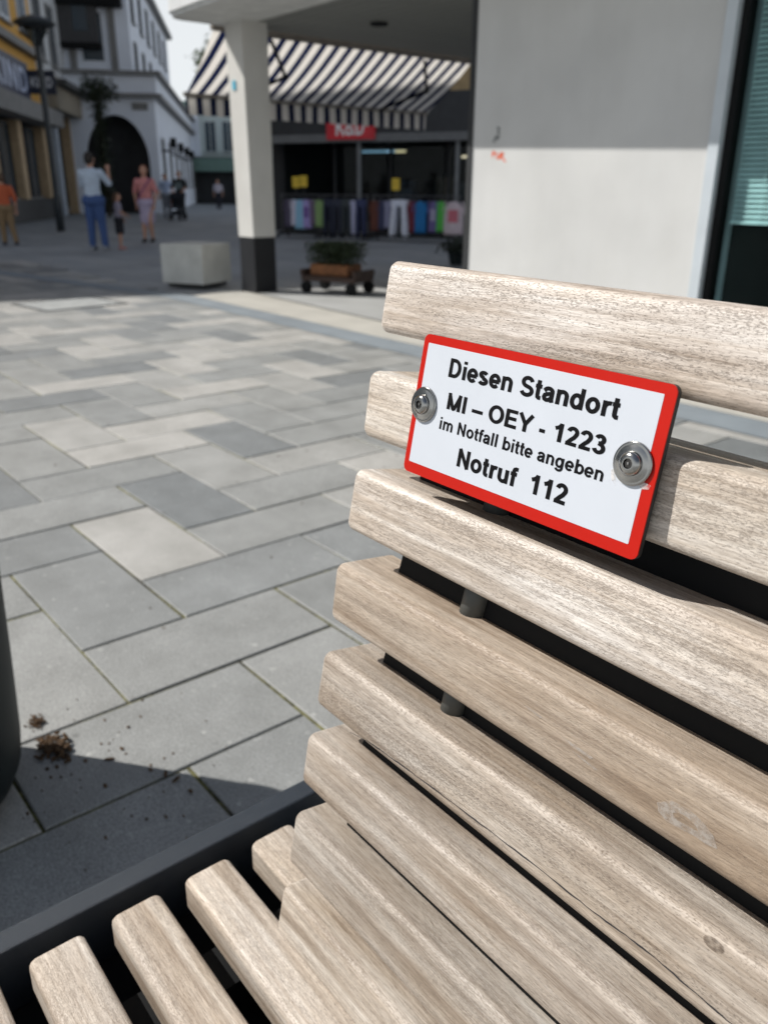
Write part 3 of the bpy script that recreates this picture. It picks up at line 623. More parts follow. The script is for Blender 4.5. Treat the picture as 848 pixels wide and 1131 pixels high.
for pts_ in (((.951, .425), (.968, .445), (.990, .440), (.986, .415), (.965, .405)), ((.856, .46), (.866, .40), (.884, .375), (.878, .42), (.868, .47))):
    b = bmesh.new(); b.faces.new([b.verts.new((u*PW, v*PH, .00075)) for u, v in pts_]); link('scuff', b, SCUFF, pl, recalc=False)
# ------------------------------------------------------------------ pot at the left edge, soil clumps
PR = .235
pot = thing('plant_pot', 'tall black round planter cut off by the left edge of the picture', 'planter', (-1.628, .086, 0))
b = bmesh.new(); lathe(b, [(.10, 0), (.17, .006), (.205, .03), (.222, .07), (.228, .12), (.236, .30), (.246, .59), (.250, .62), (.232, .622), (.222, .58), (.01, .57)], 56); link('pot', b, POT, pot, True)
b = bmesh.new(); rr = random.Random(9); leaves(b, [(max(-.16, min(.16, rr.gauss(0, .07))), max(-.16, min(.16, rr.gauss(0, .07))), .575+abs(rr.gauss(0, .02))) for _ in range(350)], .025, rr); link('foliage', b, leaf_mat('pot_leaf', (.04, .07, .03)), pot)
def clump(name, loc, s, seed, label):
    b = bmesh.new(); rr = random.Random(seed)
    for _ in range(150):
        p = Vector((rr.gauss(0, .48), rr.gauss(0, .34), 0))*s; r = s*rr.uniform(.04, .17); p.z = max(0, .38-(p.length/s)**2*.5)*s*rr.uniform(0, 1)
        bmesh.ops.create_icosphere(b, subdivisions=1, radius=r, matrix=Matrix.Translation(p+Vector((0, 0, r*rr.uniform(.3, 1.1))))@Matrix.Diagonal((1, rr.uniform(.6, 1), rr.uniform(.5, .9), 1)))
    for v in b.verts: v.co += noise.noise_vector(v.co*60+Vector((seed, 0, 0)))*s*.12
    o = link(name, b, SOIL); o.location = loc; return tag(o, label, 'soil clump', 'clumps of soil by the planter')
clump('soil_clump', (-1.632, .380, 0), .046, 1, 'larger brown clump of dried soil at the edge of the planter shadow')
clump('soil_clump', (-1.752, .377, 0), .023, 2, 'smaller brown crumb of soil just left of the larger clump')
b = bmesh.new(); rr = random.Random(12)
for _ in range(70):
    x, y = rr.gauss(-1.48, .16), rr.gauss(.42, .13); s = rr.choice((.0015, .002, .002, .003, .0045))
    if x > -.8: continue
    bmesh.ops.create_icosphere(b, subdivisions=1, radius=s, matrix=Matrix.Translation((x, y, s*.5))@Matrix.Diagonal((rr.uniform(.8, 2), 1, .7, 1)))
for _ in range(60):
    p = PO+e1*(rr.uniform(-4, 6)*U)+e2*(rr.uniform(-8, 2)*U); s = rr.choice((.002, .003, .004))
    bmesh.ops.create_icosphere(b, subdivisions=1, radius=s, matrix=Matrix.Translation((p.x, p.y, s*.4))@Matrix.Diagonal((rr.uniform(.8, 2), 1, .6, 1)))
for p in ((-1.40, .535), (-1.37, .545), (-1.52, .46)):
    bmesh.ops.create_icosphere(b, subdivisions=1, radius=.006, matrix=Matrix.Translation((*p, .003))@Matrix.Rotation(rr.uniform(0, 3), 4, 'Z')@Matrix.Diagonal((2.2, .7, .6, 1)))
tag(link('soil_crumbs', b, SOIL), 'dark crumbs of soil scattered on the paving by the planter', 'soil', kind='stuff')
# ------------------------------------------------------------------ PEOPLE
SKIN = M('skin', (.52, .29, .20), .55, 0, .05); EYE = M('eye_dark', (.03, .02, .02), .3); LIP = M('lip', (.42, .15, .13), .5)
DG = bpy.context.evaluated_depsgraph_get
def capsule(bm, p0, p1, r0, r1, sq=1.):
    p0, p1 = Vector(p0), Vector(p1); d = p1-p0
    q = d.to_track_quat('Z', 'Y') if d.length > 1e-6 else Vector((0, 0, 1)).to_track_quat('Z', 'Y')
    prof = [(math.sin(a)*r0, -math.cos(a)*r0) for a in (R(20), R(50), R(75))]+[(r0, 0), (r1, d.length)]+[(math.cos(a)*r1, d.length+math.sin(a)*r1) for a in (R(25), R(55), R(78))]
    lathe(bm, prof, 14, Matrix.Translation(p0)@q.to_matrix().to_4x4()@Matrix.Diagonal((1, sq, 1, 1)))
def blob(bm, c, rx, ry, rz):
    bmesh.ops.create_icosphere(bm, subdivisions=3, radius=1, matrix=Matrix.Translation(c)@Matrix.Diagonal((rx, ry, rz, 1)))
def fuse(name, bm, mat, parent, vox, smooth_it=3):
    o = link(name, bm, mat, parent, True)
    md = o.modifiers.new('fuse', 'REMESH'); md.mode = 'VOXEL'; md.voxel_size = vox
    sm = o.modifiers.new('smooth', 'SMOOTH'); sm.iterations = smooth_it; sm.factor = .5
    me = bpy.data.meshes.new_from_object(o.evaluated_get(DG())); old = o.data
    o.modifiers.clear(); o.data = me; bpy.data.meshes.remove(old)
    if not me.materials: me.materials.append(mat)
    me.polygons.foreach_set('use_smooth', [True]*len(me.polygons)); return o
def hand(bm, wrist, d, side, s, curl=.5):
    d = Vector(d).normalized(); q = d.to_track_quat('Y', 'Z'); P = lambda x, y, z: Vector(wrist)+q@(Vector((x*side, y, z))*s)
    for i in range(4): capsule(bm, P(-.018+.012*i, .01, 0), P(-.026+.0175*i, .075, 0), .012*s, .011*s)
    ln = (.062, .072, .068, .052)
    for i in range(4):
        x = -.027+.018*i; l = ln[i]
        a = P(x, .082, 0); b = P(x*1.06, .082+l*.5, -.010*curl*2); c = P(x*1.08, .082+l*.85, -.040*curl*1.6)
        capsule(bm, a, b, .0088*s, .0082*s); capsule(bm, b, c, .0082*s, .0070*s)
    capsule(bm, P(-.022, .022, 0), P(-.047, .055, -.012), .012*s, .010*s); capsule(bm, P(-.047, .055, -.012), P(-.05, .088, -.026), .0095*s, .008*s)
def person(label, loc, face, h, top, bottom, hair, arms, legs, sleeve=.5, leg_cover=1., skirt=0, hairlen=0, shoe=(.05, .05, .06), build=1., bsk=None, lean=0, group=None):
    """face: world direction the person looks to; local +y is forward; arms: per side (elbow, wrist) in body heights; legs: per side (knee, ankle)"""
    rz = math.atan2(face[1], face[0])-math.pi/2
    t = thing('person', label, 'person', loc, rz, group); g = build
    V = lambda x, y, z: Vector((x*h, y*h, z*h))
    sh = {s: V(.105*s*g, 0, .80) for s in (-1, 1)}; hp = {s: V(.05*s, 0, .50) for s in (-1, 1)}
    b = bmesh.new()
    capsule(b, V(-.035, 0, .51), V(.035, 0, .51), .085*h*g, .085*h*g, .75); capsule(b, V(0, 0, .52), V(0, 0, .64), .075*h*g, .070*h*g, .75)
    capsule(b, V(0, 0, .64), V(0, 0, .76), .075*h*g, .088*h*g, .72); capsule(b, V(-.075*g, 0, .785), V(.075*g, 0, .785), .042*h, .042*h)
    capsule(b, V(0, .0, .80), V(0, .008, .88), .034*h, .032*h)
    blob(b, V(0, .012, .935), .046*h, .056*h, .063*h); blob(b, V(0, .03, .905), .034*h, .036*h, .034*h)
    capsule(b, V(0, .066, .935), V(0, .075, .917), .006*h, .009*h)
    for s in (-1, 1): blob(b, V(.047*s, .008, .925), .007*h, .014*h, .018*h)
    for s in (-1, 1):
        e, w_ = arms[0 if s < 0 else 1]; e, w_ = V(*e), V(*w_)
        capsule(b, sh[s], e, .032*h*g, .024*h*g); capsule(b, e, w_, .025*h*g, .016*h); hand(b, w_, w_-e, s, h/1.75)
        k, a = legs[0 if s < 0 else 1]; k, a = V(*k), V(*a)
        capsule(b, hp[s], k, .055*h*g, .034*h); capsule(b, k-(k-a)*.02, k-(k-a)*.35, .033*h, .035*h); capsule(b, k-(k-a)*.35, a, .034*h, .021*h)
        capsule(b, a+V(0, -.012, -.018), a+V(0, .075, -.028), .019*h, .015*h)
    body = fuse('body', b, bsk or SKIN, t, .0085*h/1.75)
    for s in (-1, 1):
        b = bmesh.new(); blob(b, V(.018*s, .062, .940), .0075*h, .005*h, .0055*h); link('eye', b, EYE, body, True)
    b = bmesh.new(); blob(b, V(0, .063, .896), .015*h, .005*h, .0045*h); link('mouth', b, LIP, body, True)
    b = bmesh.new(); blob(b, V(0, -.006, .952), .0515*h, .056*h, .056*h); blob(b, V(0, -.018, .925), .049*h, .046*h, .05*h)
    if hairlen: capsule(b, V(0, -.03, .93), V(0, -.045, .93-hairlen), .046*h, .036*h)
    # keep the face clear
    o = fuse('hair', b, hair, t, .010*h/1.75, 2)
    b = bmesh.new()
    capsule(b, V(0, 0, .525 if not skirt else .60), V(0, 0, .66), .096*h*g, .084*h*g, .78); capsule(b, V(0, 0, .64), V(0, 0, .76), .085*h*g, .097*h*g, .75); capsule(b, V(-.083*g, 0, .785), V(.083*g, 0, .785), .047*h, .047*h)
    for s in (-1, 1):
        e, w_ = arms[0 if s < 0 else 1]; e, w_ = V(*e), V(*w_)
        k1 = min(1, sleeve/.5); capsule(b, sh[s], sh[s]+(e-sh[s])*k1, .039*h*g, .033*h*g)
        if sleeve > .5: capsule(b, e, e+(w_-e)*min(1, (sleeve-.5)*2), .035*h*g, .025*h)
    fuse('shirt', b, top, t, .013*h/1.75, 4)
    b = bmesh.new()
    capsule(b, V(-.035, 0, .515), V(.035, 0, .515), .094*h*g, .094*h*g, .78); capsule(b, V(0, 0, .52), V(0, 0, .60), .092*h*g, .084*h*g, .78)
    if skirt:
        capsule(b, V(0, 0, .52), V(0, 0, skirt), .10*h*g, .105*h*g, .8)
    else:
        for s in (-1, 1):
            k, a = legs[0 if s < 0 else 1]; k, a = V(*k), V(*a); c1 = min(1, leg_cover*2)
            capsule(b, hp[s], hp[s]+(k-hp[s])*c1, .065*h*g, .046*h)
            if leg_cover > .5: capsule(b, k, k+(a-k)*min(1, (leg_cover-.5)*2), .046*h, .036*h)
    fuse('skirt' if skirt else 'trousers', b, bottom, t, .013*h/1.75, 4)
    SHM = M('shoe_leather', shoe, .6)
    for s in (-1, 1):
        k, a = legs[0 if s < 0 else 1]; a = V(*a); b = bmesh.new()
        capsule(b, a+V(0, -.018, -.022), a+V(0, .085, -.030), .025*h, .021*h); box(b, a.x-.022*h, a.x+.022*h, a.y-.04*h, a.y+.10*h, a.z-.052*h, a.z-.036*h)
        fuse('shoe', b, SHM, t, .009*h/1.75, 2)
    return t
HAIR_D, HAIR_B, HAIR_R, HAIR_L = M('dark_hair', (.025, .018, .014), .6), M('brown_hair', (.10, .055, .03), .6), M('auburn_hair', (.22, .075, .035), .6), M('fair_hair', (.30, .19, .10), .6)
CL = lambda n, c: M(n, c, .85, 0, .10, 14, .2, 60)
TOCAM = Vector((.78, -.626)); AWAY = -TOCAM
STD = [((-.05, 0, .275), (-.05, -.01, .05)), ((.05, 0, .275), (.05, -.01, .05))]
DOWN = [((-.15, -.02, .645), (-.155, .02, .50)), ((.15, -.02, .645), (.155, .02, .50))]
man = person('man in a pale blue T-shirt and jeans seen from behind with his arms raised', (-16.93, 6.29, 0), AWAY+Vector((-.1, .25)), 1.78, CL('pale_blue_shirt', (.52, .60, .70)), CL('denim', (.055, .10, .24)), HAIR_D,
             [((-.135, .06, .68), (-.06, .17, .76)), ((.165, .07, .69), (.125, .17, .83))], [((-.055, .0, .275), (-.06, -.01, .05)), ((.06, .02, .275), (.075, .02, .05))], shoe=(.25, .26, .28))
kid = person('small child in a striped top and black skirt standing beside the man in jeans', (-16.94, 6.76, 0), Vector((.3, .9)), 1.06, CL('grey_lilac_top', (.30, .27, .33)), CL('black_cotton', (.018, .018, .022)), HAIR_B,
             [((-.15, .02, .65), (-.12, .10, .53)), ((.15, .05, .66), (.10, .15, .60))], STD, .35, skirt=.34, hairlen=.07, shoe=(.45, .22, .20))
woman = person('woman in a pink top and lilac skirt with auburn hair walking towards the bench', (-18.92, 8.23, 0), TOCAM, 1.62, CL('pink_top', (.62, .25, .24)), CL('lilac_cotton', (.45, .38, .50)), HAIR_R,
               [((-.15, .0, .65), (-.13, .06, .51)), ((.155, -.03, .65), (.14, -.02, .50))], [((-.045, .05, .28), (-.045, -.03, .05)), ((.045, .03, .275), (.05, .04, .05))], .45, skirt=.30, hairlen=.02, shoe=(.03, .025, .025))
b = bmesh.new(); prev = None
for i in range(13):
    a = i/12; x = -.10+.21*a; z = .83-.30*a; y = .082*math.sin(math.pi*(.15+.7*a))+.02
    cur = [b.verts.new(Vector((x*1.62, (y+.012)*1.62, z*1.62))+Vector((dx, 0, dz_))) for dx, dz_ in ((-.012, -.008), (.012, .008))]
    if prev: b.faces.new((prev[0], cur[0], cur[1], prev[1]))
    prev = cur
so_ = link('bag_strap', b, CL('strap_purple', (.20, .06, .16)), woman); so_.modifiers.new('thick', 'SOLIDIFY').thickness = .006
boy = person('boy in an orange shirt and khaki trousers at the far left edge', (-19.45, 5.32, 0), AWAY+Vector((-.5, -.5)), 1.42, CL('orange_shirt', (.50, .11, .045)), CL('khaki', (.24, .16, .085)), HAIR_B,
             DOWN, [((-.06, .03, .275), (-.065, .02, .05)), ((.055, -.02, .275), (.085, -.06, .05))], .6, shoe=(.012, .016, .035))
dad = person('man in a black printed T-shirt pushing a dark pushchair down the street', (-31.5, 15.1, 0), TOCAM, 1.76, CL('black_tee', (.02, .022, .025)), CL('dark_trousers', (.04, .042, .05)), HAIR_B,
             [((-.15, .04, .66), (-.11, .19, .60)), ((.15, .04, .66), (.11, .19, .60))], STD, .5)
b = bmesh.new(); box(b, -.13, .13, .176, .184, 1.10, 1.36); link('shirt_print', b, CL('grey_print', (.18, .24, .26)), dad)
bagp = person('shopper in a light blue top half hidden behind the woman in pink', (-33.3, 15.35, 0), TOCAM+Vector((.2, .2)), 1.68, CL('light_blue_top', (.42, .52, .72)), CL('grey_trousers', (.20, .22, .26)), HAIR_D, DOWN, STD, .5)
farp = person('distant shopper in a white blouse in front of the dark shopfronts', (-46.0, 24.45, 0), TOCAM, 1.62, CL('white_blouse', (.60, .56, .62)), CL('charcoal_trousers', (.03, .03, .04)), HAIR_D, DOWN, STD, .6)
bagt = thing('shopping_bag', 'orange carrier bag held low by the half hidden shopper', 'bag', (-33.12, 15.62, .42))
b = bmesh.new(); box(b, -.20, .20, -.07, .07, 0, .46, None, 0, .02); link('bag_body', b, CL('orange_plastic', (.70, .19, .06)), bagt)
for y_ in (-.05, .05):
    b = bmesh.new(); pp = [(-.09, y_, .45), (-.08, y_, .56), (.08, y_, .56), (.09, y_, .45)]
    for p, q in zip(pp, pp[1:]): tube(b, p, q, .008, None, 6)
    link('handle', b, CL('orange_handle', (.6, .15, .05)), bagt)
# pushchair
pc = thing('pushchair', 'dark pushchair in front of the man in the black T-shirt', 'pushchair', (-30.95, 14.66, 0), math.atan2(TOCAM.y, TOCAM.x)-math.pi/2)
DKC = CL('dark_canvas', (.025, .03, .04))
for x, y_, r in ((-.26, -.30, .14), (.26, -.30, .14), (-.20, .36, .10), (.20, .36, .10)):
    b = bmesh.new(); tube(b, (x-.02, y_, r), (x+.02, y_, r), r, None, 18); link('wheel', b, STEEL_BLACK, pc)
b = bmesh.new()
for x in (-.22, .22):
    tube(b, (x, .36, .12), (x, -.38, 1.02), .014); tube(b, (x, -.30, .15), (x, .10, .62), .014)
tube(b, (-.22, -.38, 1.02), (.22, -.38, 1.02), .016); link('frame', b, STEEL_BLACK, pc)
b = bmesh.new(); box(b, -.20, .20, -.10, .28, .42, .48); box(b, -.20, .20, -.05, .0, .0, .52, Matrix.Translation((0, -.08, .46))@Matrix.Rotation(R(20), 4, 'X')); link('seat', b, DKC, pc)
b = bmesh.new()
for i in range(8):
    a0, a1 = R(20+i*16), R(20+(i+1)*16); f = lambda a, x: Vector((x, -.06-.30*math.cos(a)*-.6, .62+.36*math.sin(a)))
    b.faces.new([b.verts.new(v) for v in (f(a0, -.21), f(a0, .21), f(a1, .21), f(a1, -.21))])
o = link('hood', b, DKC, pc); o.modifiers.new('thick', 'SOLIDIFY').thickness = .02
b = bmesh.new(); box(b, -.18, .18, -.22, .16, .20, .34, None, 0, .03); link('basket', b, DKC, pc)
# ------------------------------------------------------------------ clothes shop behind the column
SE, SN = Vector((.891, .454, 0)), Vector((-.454, .891, 0)); SO = Vector((-18.95, 11.85, 0))
SMX = basis(SO, SE, SN, (0, 0, 1))
def shop_thing(name, label, cat, s, d, z=0, group=None, kind=None):
    t = thing(name, label, cat, (0, 0, 0), 0, group); t.matrix_world = SMX@Matrix.Translation((s, d, z)); return t
FAS = M('dark_fascia', (.035, .037, .042), .6); FAS_L = M('grey_soffit', (.16, .165, .17), .7)
shop = shop_thing('clothes_shop', 'dark fronted clothes shop with a grey canopy and clothes hung outside', 'shop', 0, 3.2)
bxo('fascia', -2.2, 9, -1.2, .0, 2.47, 3.42, FAS, shop); bxo('canopy_edge', -2.2, 9, -1.24, -1.205, 2.30, 2.50, FAS_L, shop); bxo('canopy_soffit', -2.2, 9, -1.2, 0, 2.40, 2.465, FAS_L, shop)
bxo('upper_wall', -2.2, 9, .1, 6, 3.43, 7.5, M('ochre_render', (.42, .31, .17), .85), shop)
bxo('ceiling', -2.2, 9, .001, 6, 2.40, 2.465, DARKROOM, shop); bxo('side_wall', -2.2, -1.9, 0, 6, 0, 2.39, FAS, shop); bxo('interior_wall', -1.89, 9, 4.0, 4.1, .02, 2.39, M('shop_interior', (.035, .038, .042), .8, 0, .5, 1.5), shop); bxo('interior_floor', -1.89, 9, .1, 3.99, .0, .018, DARKROOM, shop)
for x in (-1.88, -.2, 1.5, 3.2, 4.9, 6.6):
    p = bxo('window', x, x+.06, .0, .08, .02, 2.38, FAS, shop); bxo('pane', x+.062, x+1.61, .03, .04, .3, 2.38, SHOPGLASS, p); bxo('sill', x+.062, x+1.61, .0, .08, .02, .298, FAS, p)
for x in (1.1, 3.85): 
    b = bmesh.new(); tube(b, (x, -1.05, 0), (x, -1.05, 2.40), .055, None, 12); link('post', b, M('grey_post', (.20, .21, .22), .5), shop)
for x, d, z, ln, c, e in ((-.1, 1.6, 2.16, 1.3, (.35, .65, .9), .55), (1.15, 1.2, 2.14, .3, (1, .85, .5), .9), (3.2, 1.1, 1.98, 1.35, (1, .82, .58), 1.3), (4.8, 1.3, 2.28, 1.2, (.6, .9, .85), .6)):
    l_o = bxo('ceiling_lamp', x, x+ln, d, d+.08, z, z+.06, M('lamp_tube', c, .5, emit=(c, e)), shop)
for x, z, c in ((.6, .9, (.10, .12, .18)), (1.9, 1.0, (.16, .14, .12)), (2.6, .85, (.08, .1, .12)), (4.2, 1.0, (.12, .10, .10))):
    bxo('display_shelf', x, x+.5, 2.6, 3.0, .02, z+.5, M('display_goods', c, .8, 0, .6, 9), shop)
sg = shop_thing('shop_sign', 'red sign with white lettering on the dark fascia half hidden by the awning', 'sign', .38, 1.94, 2.36)
bxo('sign_board', -.1, 1.28, -.05, .05, .0, .60, M('red_sign_board', (.62, .02, .035), .4), sg)
b = text_bm('K&D', .18, 1.0, .10, .50, .11, .09)
for v in b.verts: v.co = Vector((v.co.x, -.056-v.co.z, v.co.y))
link('lettering', b, M('white_letters', (.85, .85, .85), .5), sg, recalc=False)
# racks and garments
RACKM = M('rack_metal', (.16, .16, .17), .4, .6)
def rack(s0, s1, label, z=1.02):
    t = shop_thing('clothes_rack', label, 'clothes rack', s0, 0, 0, 'clothes racks outside the shop'); L = s1-s0
    b = bmesh.new(); tube(b, (0, 0, z), (L, 0, z), .010, None, 8); link('rail', b, RACKM, t)
    for x in (.04, L-.04):
        b = bmesh.new(); tube(b, (x, 0, .09), (x, 0, z), .010, None, 8); link('upright', b, RACKM, t)
        b = bmesh.new(); tube(b, (x, -.28, .085), (x, .28, .085), .016, None, 8); link('foot', b, STEEL_BLACK, t)
        for y_ in (-.27, .27):
            b = bmesh.new(); tube(b, (x-.012, y_, .035), (x+.012, y_, .035), .035, None, 10); link('castor', b, STEEL_BLACK, t)
    b = bmesh.new(); box(b, .0, L, -.16, .16, .10, .13); link('base_shelf', b, STEEL_BLACK, t)
RK = [(-.05, 1.12, 'left clothes rack with pastel tops under the two yellow signs'), (1.16, 2.42, 'middle clothes rack hung with dark jeans'), (2.48, 4.75, 'right clothes rack with the white shorts and bright tops')]
for r_ in RK: rack(*r_)
GG = 'clothes hanging on the racks outside the shop'
def garment(s, wdt, ln, kind, colr, label, d=0, patt=None, z=1.0):
    t = shop_thing('garment', label, 'garment', s, d, z-.06, GG); rr = random.Random(int(s*977)); mat = CL('cloth', colr)
    b = bmesh.new(); tube(b, (0, 0, .05), (0, 0, -.01), .004, None, 6); tube(b, (0, 0, -.01), (-wdt*.42, 0, -.05), .006, None, 6); tube(b, (0, 0, -.01), (wdt*.42, 0, -.05), .006, None, 6); link('hanger', b, RACKM, t)
    def sheet(outl, nm, m_, off=0):
        b = bmesh.new(); nx, nz_ = 8, 10; fr, bk = [], []
        for sgn, st in ((-1, fr), (1, bk)):
            for j in range(nz_+1):
                v = j/nz_; xl, xr = outl(v); row = []
                for i in range(nx+1):
                    u = i/nx; x = xl+(xr-xl)*u; edge = math.sin(math.pi*u)
                    row.append(b.verts.new((x, sgn*(.012+.030*edge)+.016*math.sin(u*11+s*5+v*2)*v+off, -.045*(0 if v > .02 else 1)*0-.03-ln*v-(.035*abs(u-.5)*2 if v < .15 else 0))))
                st.append(row)
        for st in (fr, bk):
            for j in range(nz_):
                for i in range(nx): b.faces.new((st[j][i], st[j][i+1], st[j+1][i+1], st[j+1][i]))
        for j in range(nz_):
            for i in (0, nx): b.faces.new((fr[j][i], fr[j+1][i], bk[j+1][i], bk[j][i]))
        for i in range(nx):
            for j in (0, nz_): b.faces.new((fr[j][i], fr[j][i+1], bk[j][i+1], bk[j][i]))
        return link(nm, b, m_, t, True)
    h_ = wdt/2
    if kind == 'top':
        sheet(lambda v: (-h_*(.55+.45*min(1, v*5)), h_*(.55+.45*min(1, v*5))), 'body', mat)
        for sg_ in (-1, 1): 
            b = bmesh.new(); capsule(b, (sg_*h_*.9, 0, -.06), (sg_*h_*1.12, 0, -.06-ln*.3), .03, .034, .6); link('sleeve', b, mat, t, True)
    else:
        sheet(lambda v: (-h_*.82, h_*.82) if v > .0 else (-h_*.8, h_*.8), 'waist', mat).scale = (1, 1, .22)
        k = .1+ln*.0
        for sg_ in (-1, 1):
            b = bmesh.new(); capsule(b, (sg_*h_*.42, 0, -.03-ln*.2), (sg_*h_*(.48 if kind == 'trousers' else .56), 0, -.03-ln), h_*.5, h_*(.44 if kind == 'trousers' else .62), .5); link('leg', b, mat, t, True)
    if patt: 
        b = bmesh.new(); box(b, -h_*.5, h_*.5, -.052, -.046, -.03-ln*.62, -.03-ln*.25); link('print', b, CL('print', patt), t)
GAR = [(.16, .17, .66, 'top', (.10, .085, .13), 'dark plum top, leftmost on the left rack', None), (.33, .14, .62, 'top', (.62, .60, .70), 'off white top between the plum and light blue ones', None),
       (.50, .22, .70, 'top', (.30, .55, .72), 'light blue top on the left rack', None), (.70, .20, .68, 'top', (.42, .34, .66), 'lilac top beside the light blue one', (.2, .12, .35)), (.87, .16, .60, 'top', (.16, .12, .17), 'dark patterned top between lilac and green', None),
       (1.03, .20, .64, 'top', (.25, .38, .15), 'olive green top at the right end of the left rack', None),
       (1.30, .27, .82, 'trousers', (.035, .04, .065), 'navy jeans, leftmost on the middle rack', None), (1.56, .26, .82, 'trousers', (.045, .05, .075), 'second pair of navy jeans beside the leftmost pair', None), (1.82, .27, .80, 'trousers', (.06, .07, .075), 'grey jeans in the middle of the dark row', None),
       (1.98, .10, .84, 'top', (.50, .50, .66), 'narrow pale lilac scarf hanging among the jeans', None), (2.20, .27, .82, 'trousers', (.05, .06, .13), 'bright navy jeans at the right end of the middle rack', None),
       (2.56, .18, .70, 'top', (.13, .045, .03), 'rust brown top, leftmost on the right rack', None), (2.76, .16, .66, 'top', (.05, .055, .11), 'navy top between the rust one and the white shorts', None), (2.90, .12, .62, 'top', (.30, .30, .42), 'grey lilac top close to the white shorts', None),
       (3.22, .44, .70, 'shorts', (.70, .72, .80), 'white long shorts in the middle of the right rack', None), (3.52, .14, .72, 'top', (.16, .03, .045), 'dark red top right of the white shorts', None), (3.74, .24, .72, 'top', (.02, .17, .42), 'bright blue top on the right rack', None),
       (4.08, .18, .70, 'top', (.16, .13, .30), 'violet patterned top between bright blue and green', (.4, .38, .5)), (4.26, .16, .68, 'top', (.10, .48, .08), 'bright green top on the right rack', None), (4.58, .36, .74, 'top', (.66, .55, .58), 'white top with a pink print at the right end of the racks', (.62, .18, .22))]
for g_ in GAR: garment(g_[0], g_[1]*1.32, *g_[2:6], 0, g_[6])
for i_, (s_, lb) in enumerate(((.24, 'black top tucked between the plum and off white tops'), (.60, 'dark purple top tucked between the light blue and lilac tops'), (1.43, 'dark trousers tucked between the two leftmost navy jeans'), (1.69, 'dark trousers tucked between navy and grey jeans'),
        (2.09, 'dark trousers tucked between the lilac scarf and bright navy jeans'), (2.66, 'dark top tucked between the rust brown and navy tops'), (3.03, 'dark top just left of the white shorts'), (3.63, 'dark top tucked between the dark red and bright blue ones'),
        (3.93, 'dark top tucked between the bright blue and violet tops'), (4.39, 'dark top tucked between the bright green and pink print tops'))):
    garment(s_, .20, (.62, .72, .66)[i_ % 3], 'top', ((.03, .03, .04), (.05, .035, .06), (.07, .06, .055), (.02, .035, .06))[i_ % 4], lb, .07)
for s_, z_, lb in ((.42, 1.10, 'yellow price card above the light blue top'), (.64, 1.12, 'yellow price card above the lilac top'), (3.12, 1.06, 'yellow price card above the white shorts')):
    t = shop_thing('price_card', lb, 'price card', s_, -.02, z_, 'yellow price cards on the racks')
    bxo('card', -.10, .10, -.004, .004, .08, .34, M('yellow_card', (.72, .50, .05), .6), t); b = bmesh.new(); tube(b, (0, 0, -.08), (0, 0, .08), .006, None, 6); link('stalk', b, RACKM, t)
# ------------------------------------------------------------------ street on the left
FP = Vector((-28.76, 7.63, 0)); FD = Vector((-.8687, .4954, 0)); FN = Vector((.4954, .8687, 0))
FMX = basis(FP, FD, -FN, (0, 0, 1))        # local x along the street (away), local y into the house, z up
def house(name, label, cat, mx=FMX, t=0, d=0, z=0, group=None):
    o = thing(name, label, cat, group=group); o.matrix_world = mx@Matrix.Translation((t, d, z)); return o
YEL = M('yellow_render', (.62, .35, .08), .85); STONE = M('beige_stone', (.47, .35, .22), .8); GREYT = M('grey_trim', (.20, .20, .20), .7); BLUEG = M('pale_frame', (.50, .56, .64), .5)
WINP = M('window_pane', (.05, .07, .09), .15, 0, .2, .5, .6); DK = M('shop_dark', (.022, .024, .027), .6, 0, .4, 1.2)
GW = M('grey_white_render', (.56, .58, .60), .85); BW = M('white_stucco', (.74, .79, .88), .85, 0, .04, 1.)
def window(par, x0, x1, z0, z1, y=0, frame=BLUEG, fw=.09, mid=True):
    w_ = bmesh.new()
    box(w_, x0, x0+fw, y-.04, y+.08, z0, z1); box(w_, x1-fw, x1, y-.04, y+.08, z0, z1); box(w_, x0+fw, x1-fw, y-.04, y+.08, z1-fw, z1); box(w_, x0+fw, x1-fw, y-.04, y+.08, z0, z0+fw)
    if mid: box(w_, (x0+x1)/2-.03, (x0+x1)/2+.03, y-.03, y+.07, z0+fw, z1-fw)
    o = link('window', w_, frame, par); bxo('pane', x0+fw, x1-fw, y+.0, y+.02, z0+fw, z1-fw, WINP, o); bxo('sill', x0-.08, x1+.08, y-.12, y-.042, z0-.07, z0-.005, GREYT, o); return o
yh = house('yellow_house', 'ochre yellow house with a grey shop cornice and beige pillars at the far left', 'house')
bxo('wall', -10, 8.3, 0, 8, 3.86, 13, YEL, yh); bxo('cornice', -10, 8.4, -.30, -.003, 5.62, 5.86, GREYT, yh); bxo('shop_canopy', -10, 8.4, -.75, -.003, 3.30, 3.85, GREYT, yh)
bxo('shop_recess', -10, 8.3, .5, .6, 0, 3.29, DK, yh); bxo('recess_ceiling', -10, 8.3, .002, 8, 3.295, 3.855, DK, yh); bxo('plinth', -10, 8.3, .0, .49, .0, .74, DK, yh)
for x in (-1.5, .3, 3.75, 7.6): bxo('pillar', x, x+.62, -.06, .45, .745, 3.29, STONE, yh)
for x in (.95, 2.4, 4.4, 6.0): window(yh, x, x+1.3, .80, 3.2, .25, DK, .07, False)
for x in (1.0, 3.6, 6.2): window(yh, x, x+1.3, 6.3, 8.6, -.02, BLUEG, .16)
for x in (1.0, 3.6, 6.2): window(yh, x, x+1.3, 9.6, 11.6, -.02, BLUEG, .16)
ks = house('shop_sign', 'navy sign with pale letters KIND on the yellow house', 'sign', FMX, .2, -.12, 4.05)
bxo('sign_board', 0, 6.0, 0, .10, 0, 1.2, M('navy_board', (.02, .03, .075), .5), ks)
b = text_bm('KIND', 1.1, 5.7, .2, .98, .11, .09)
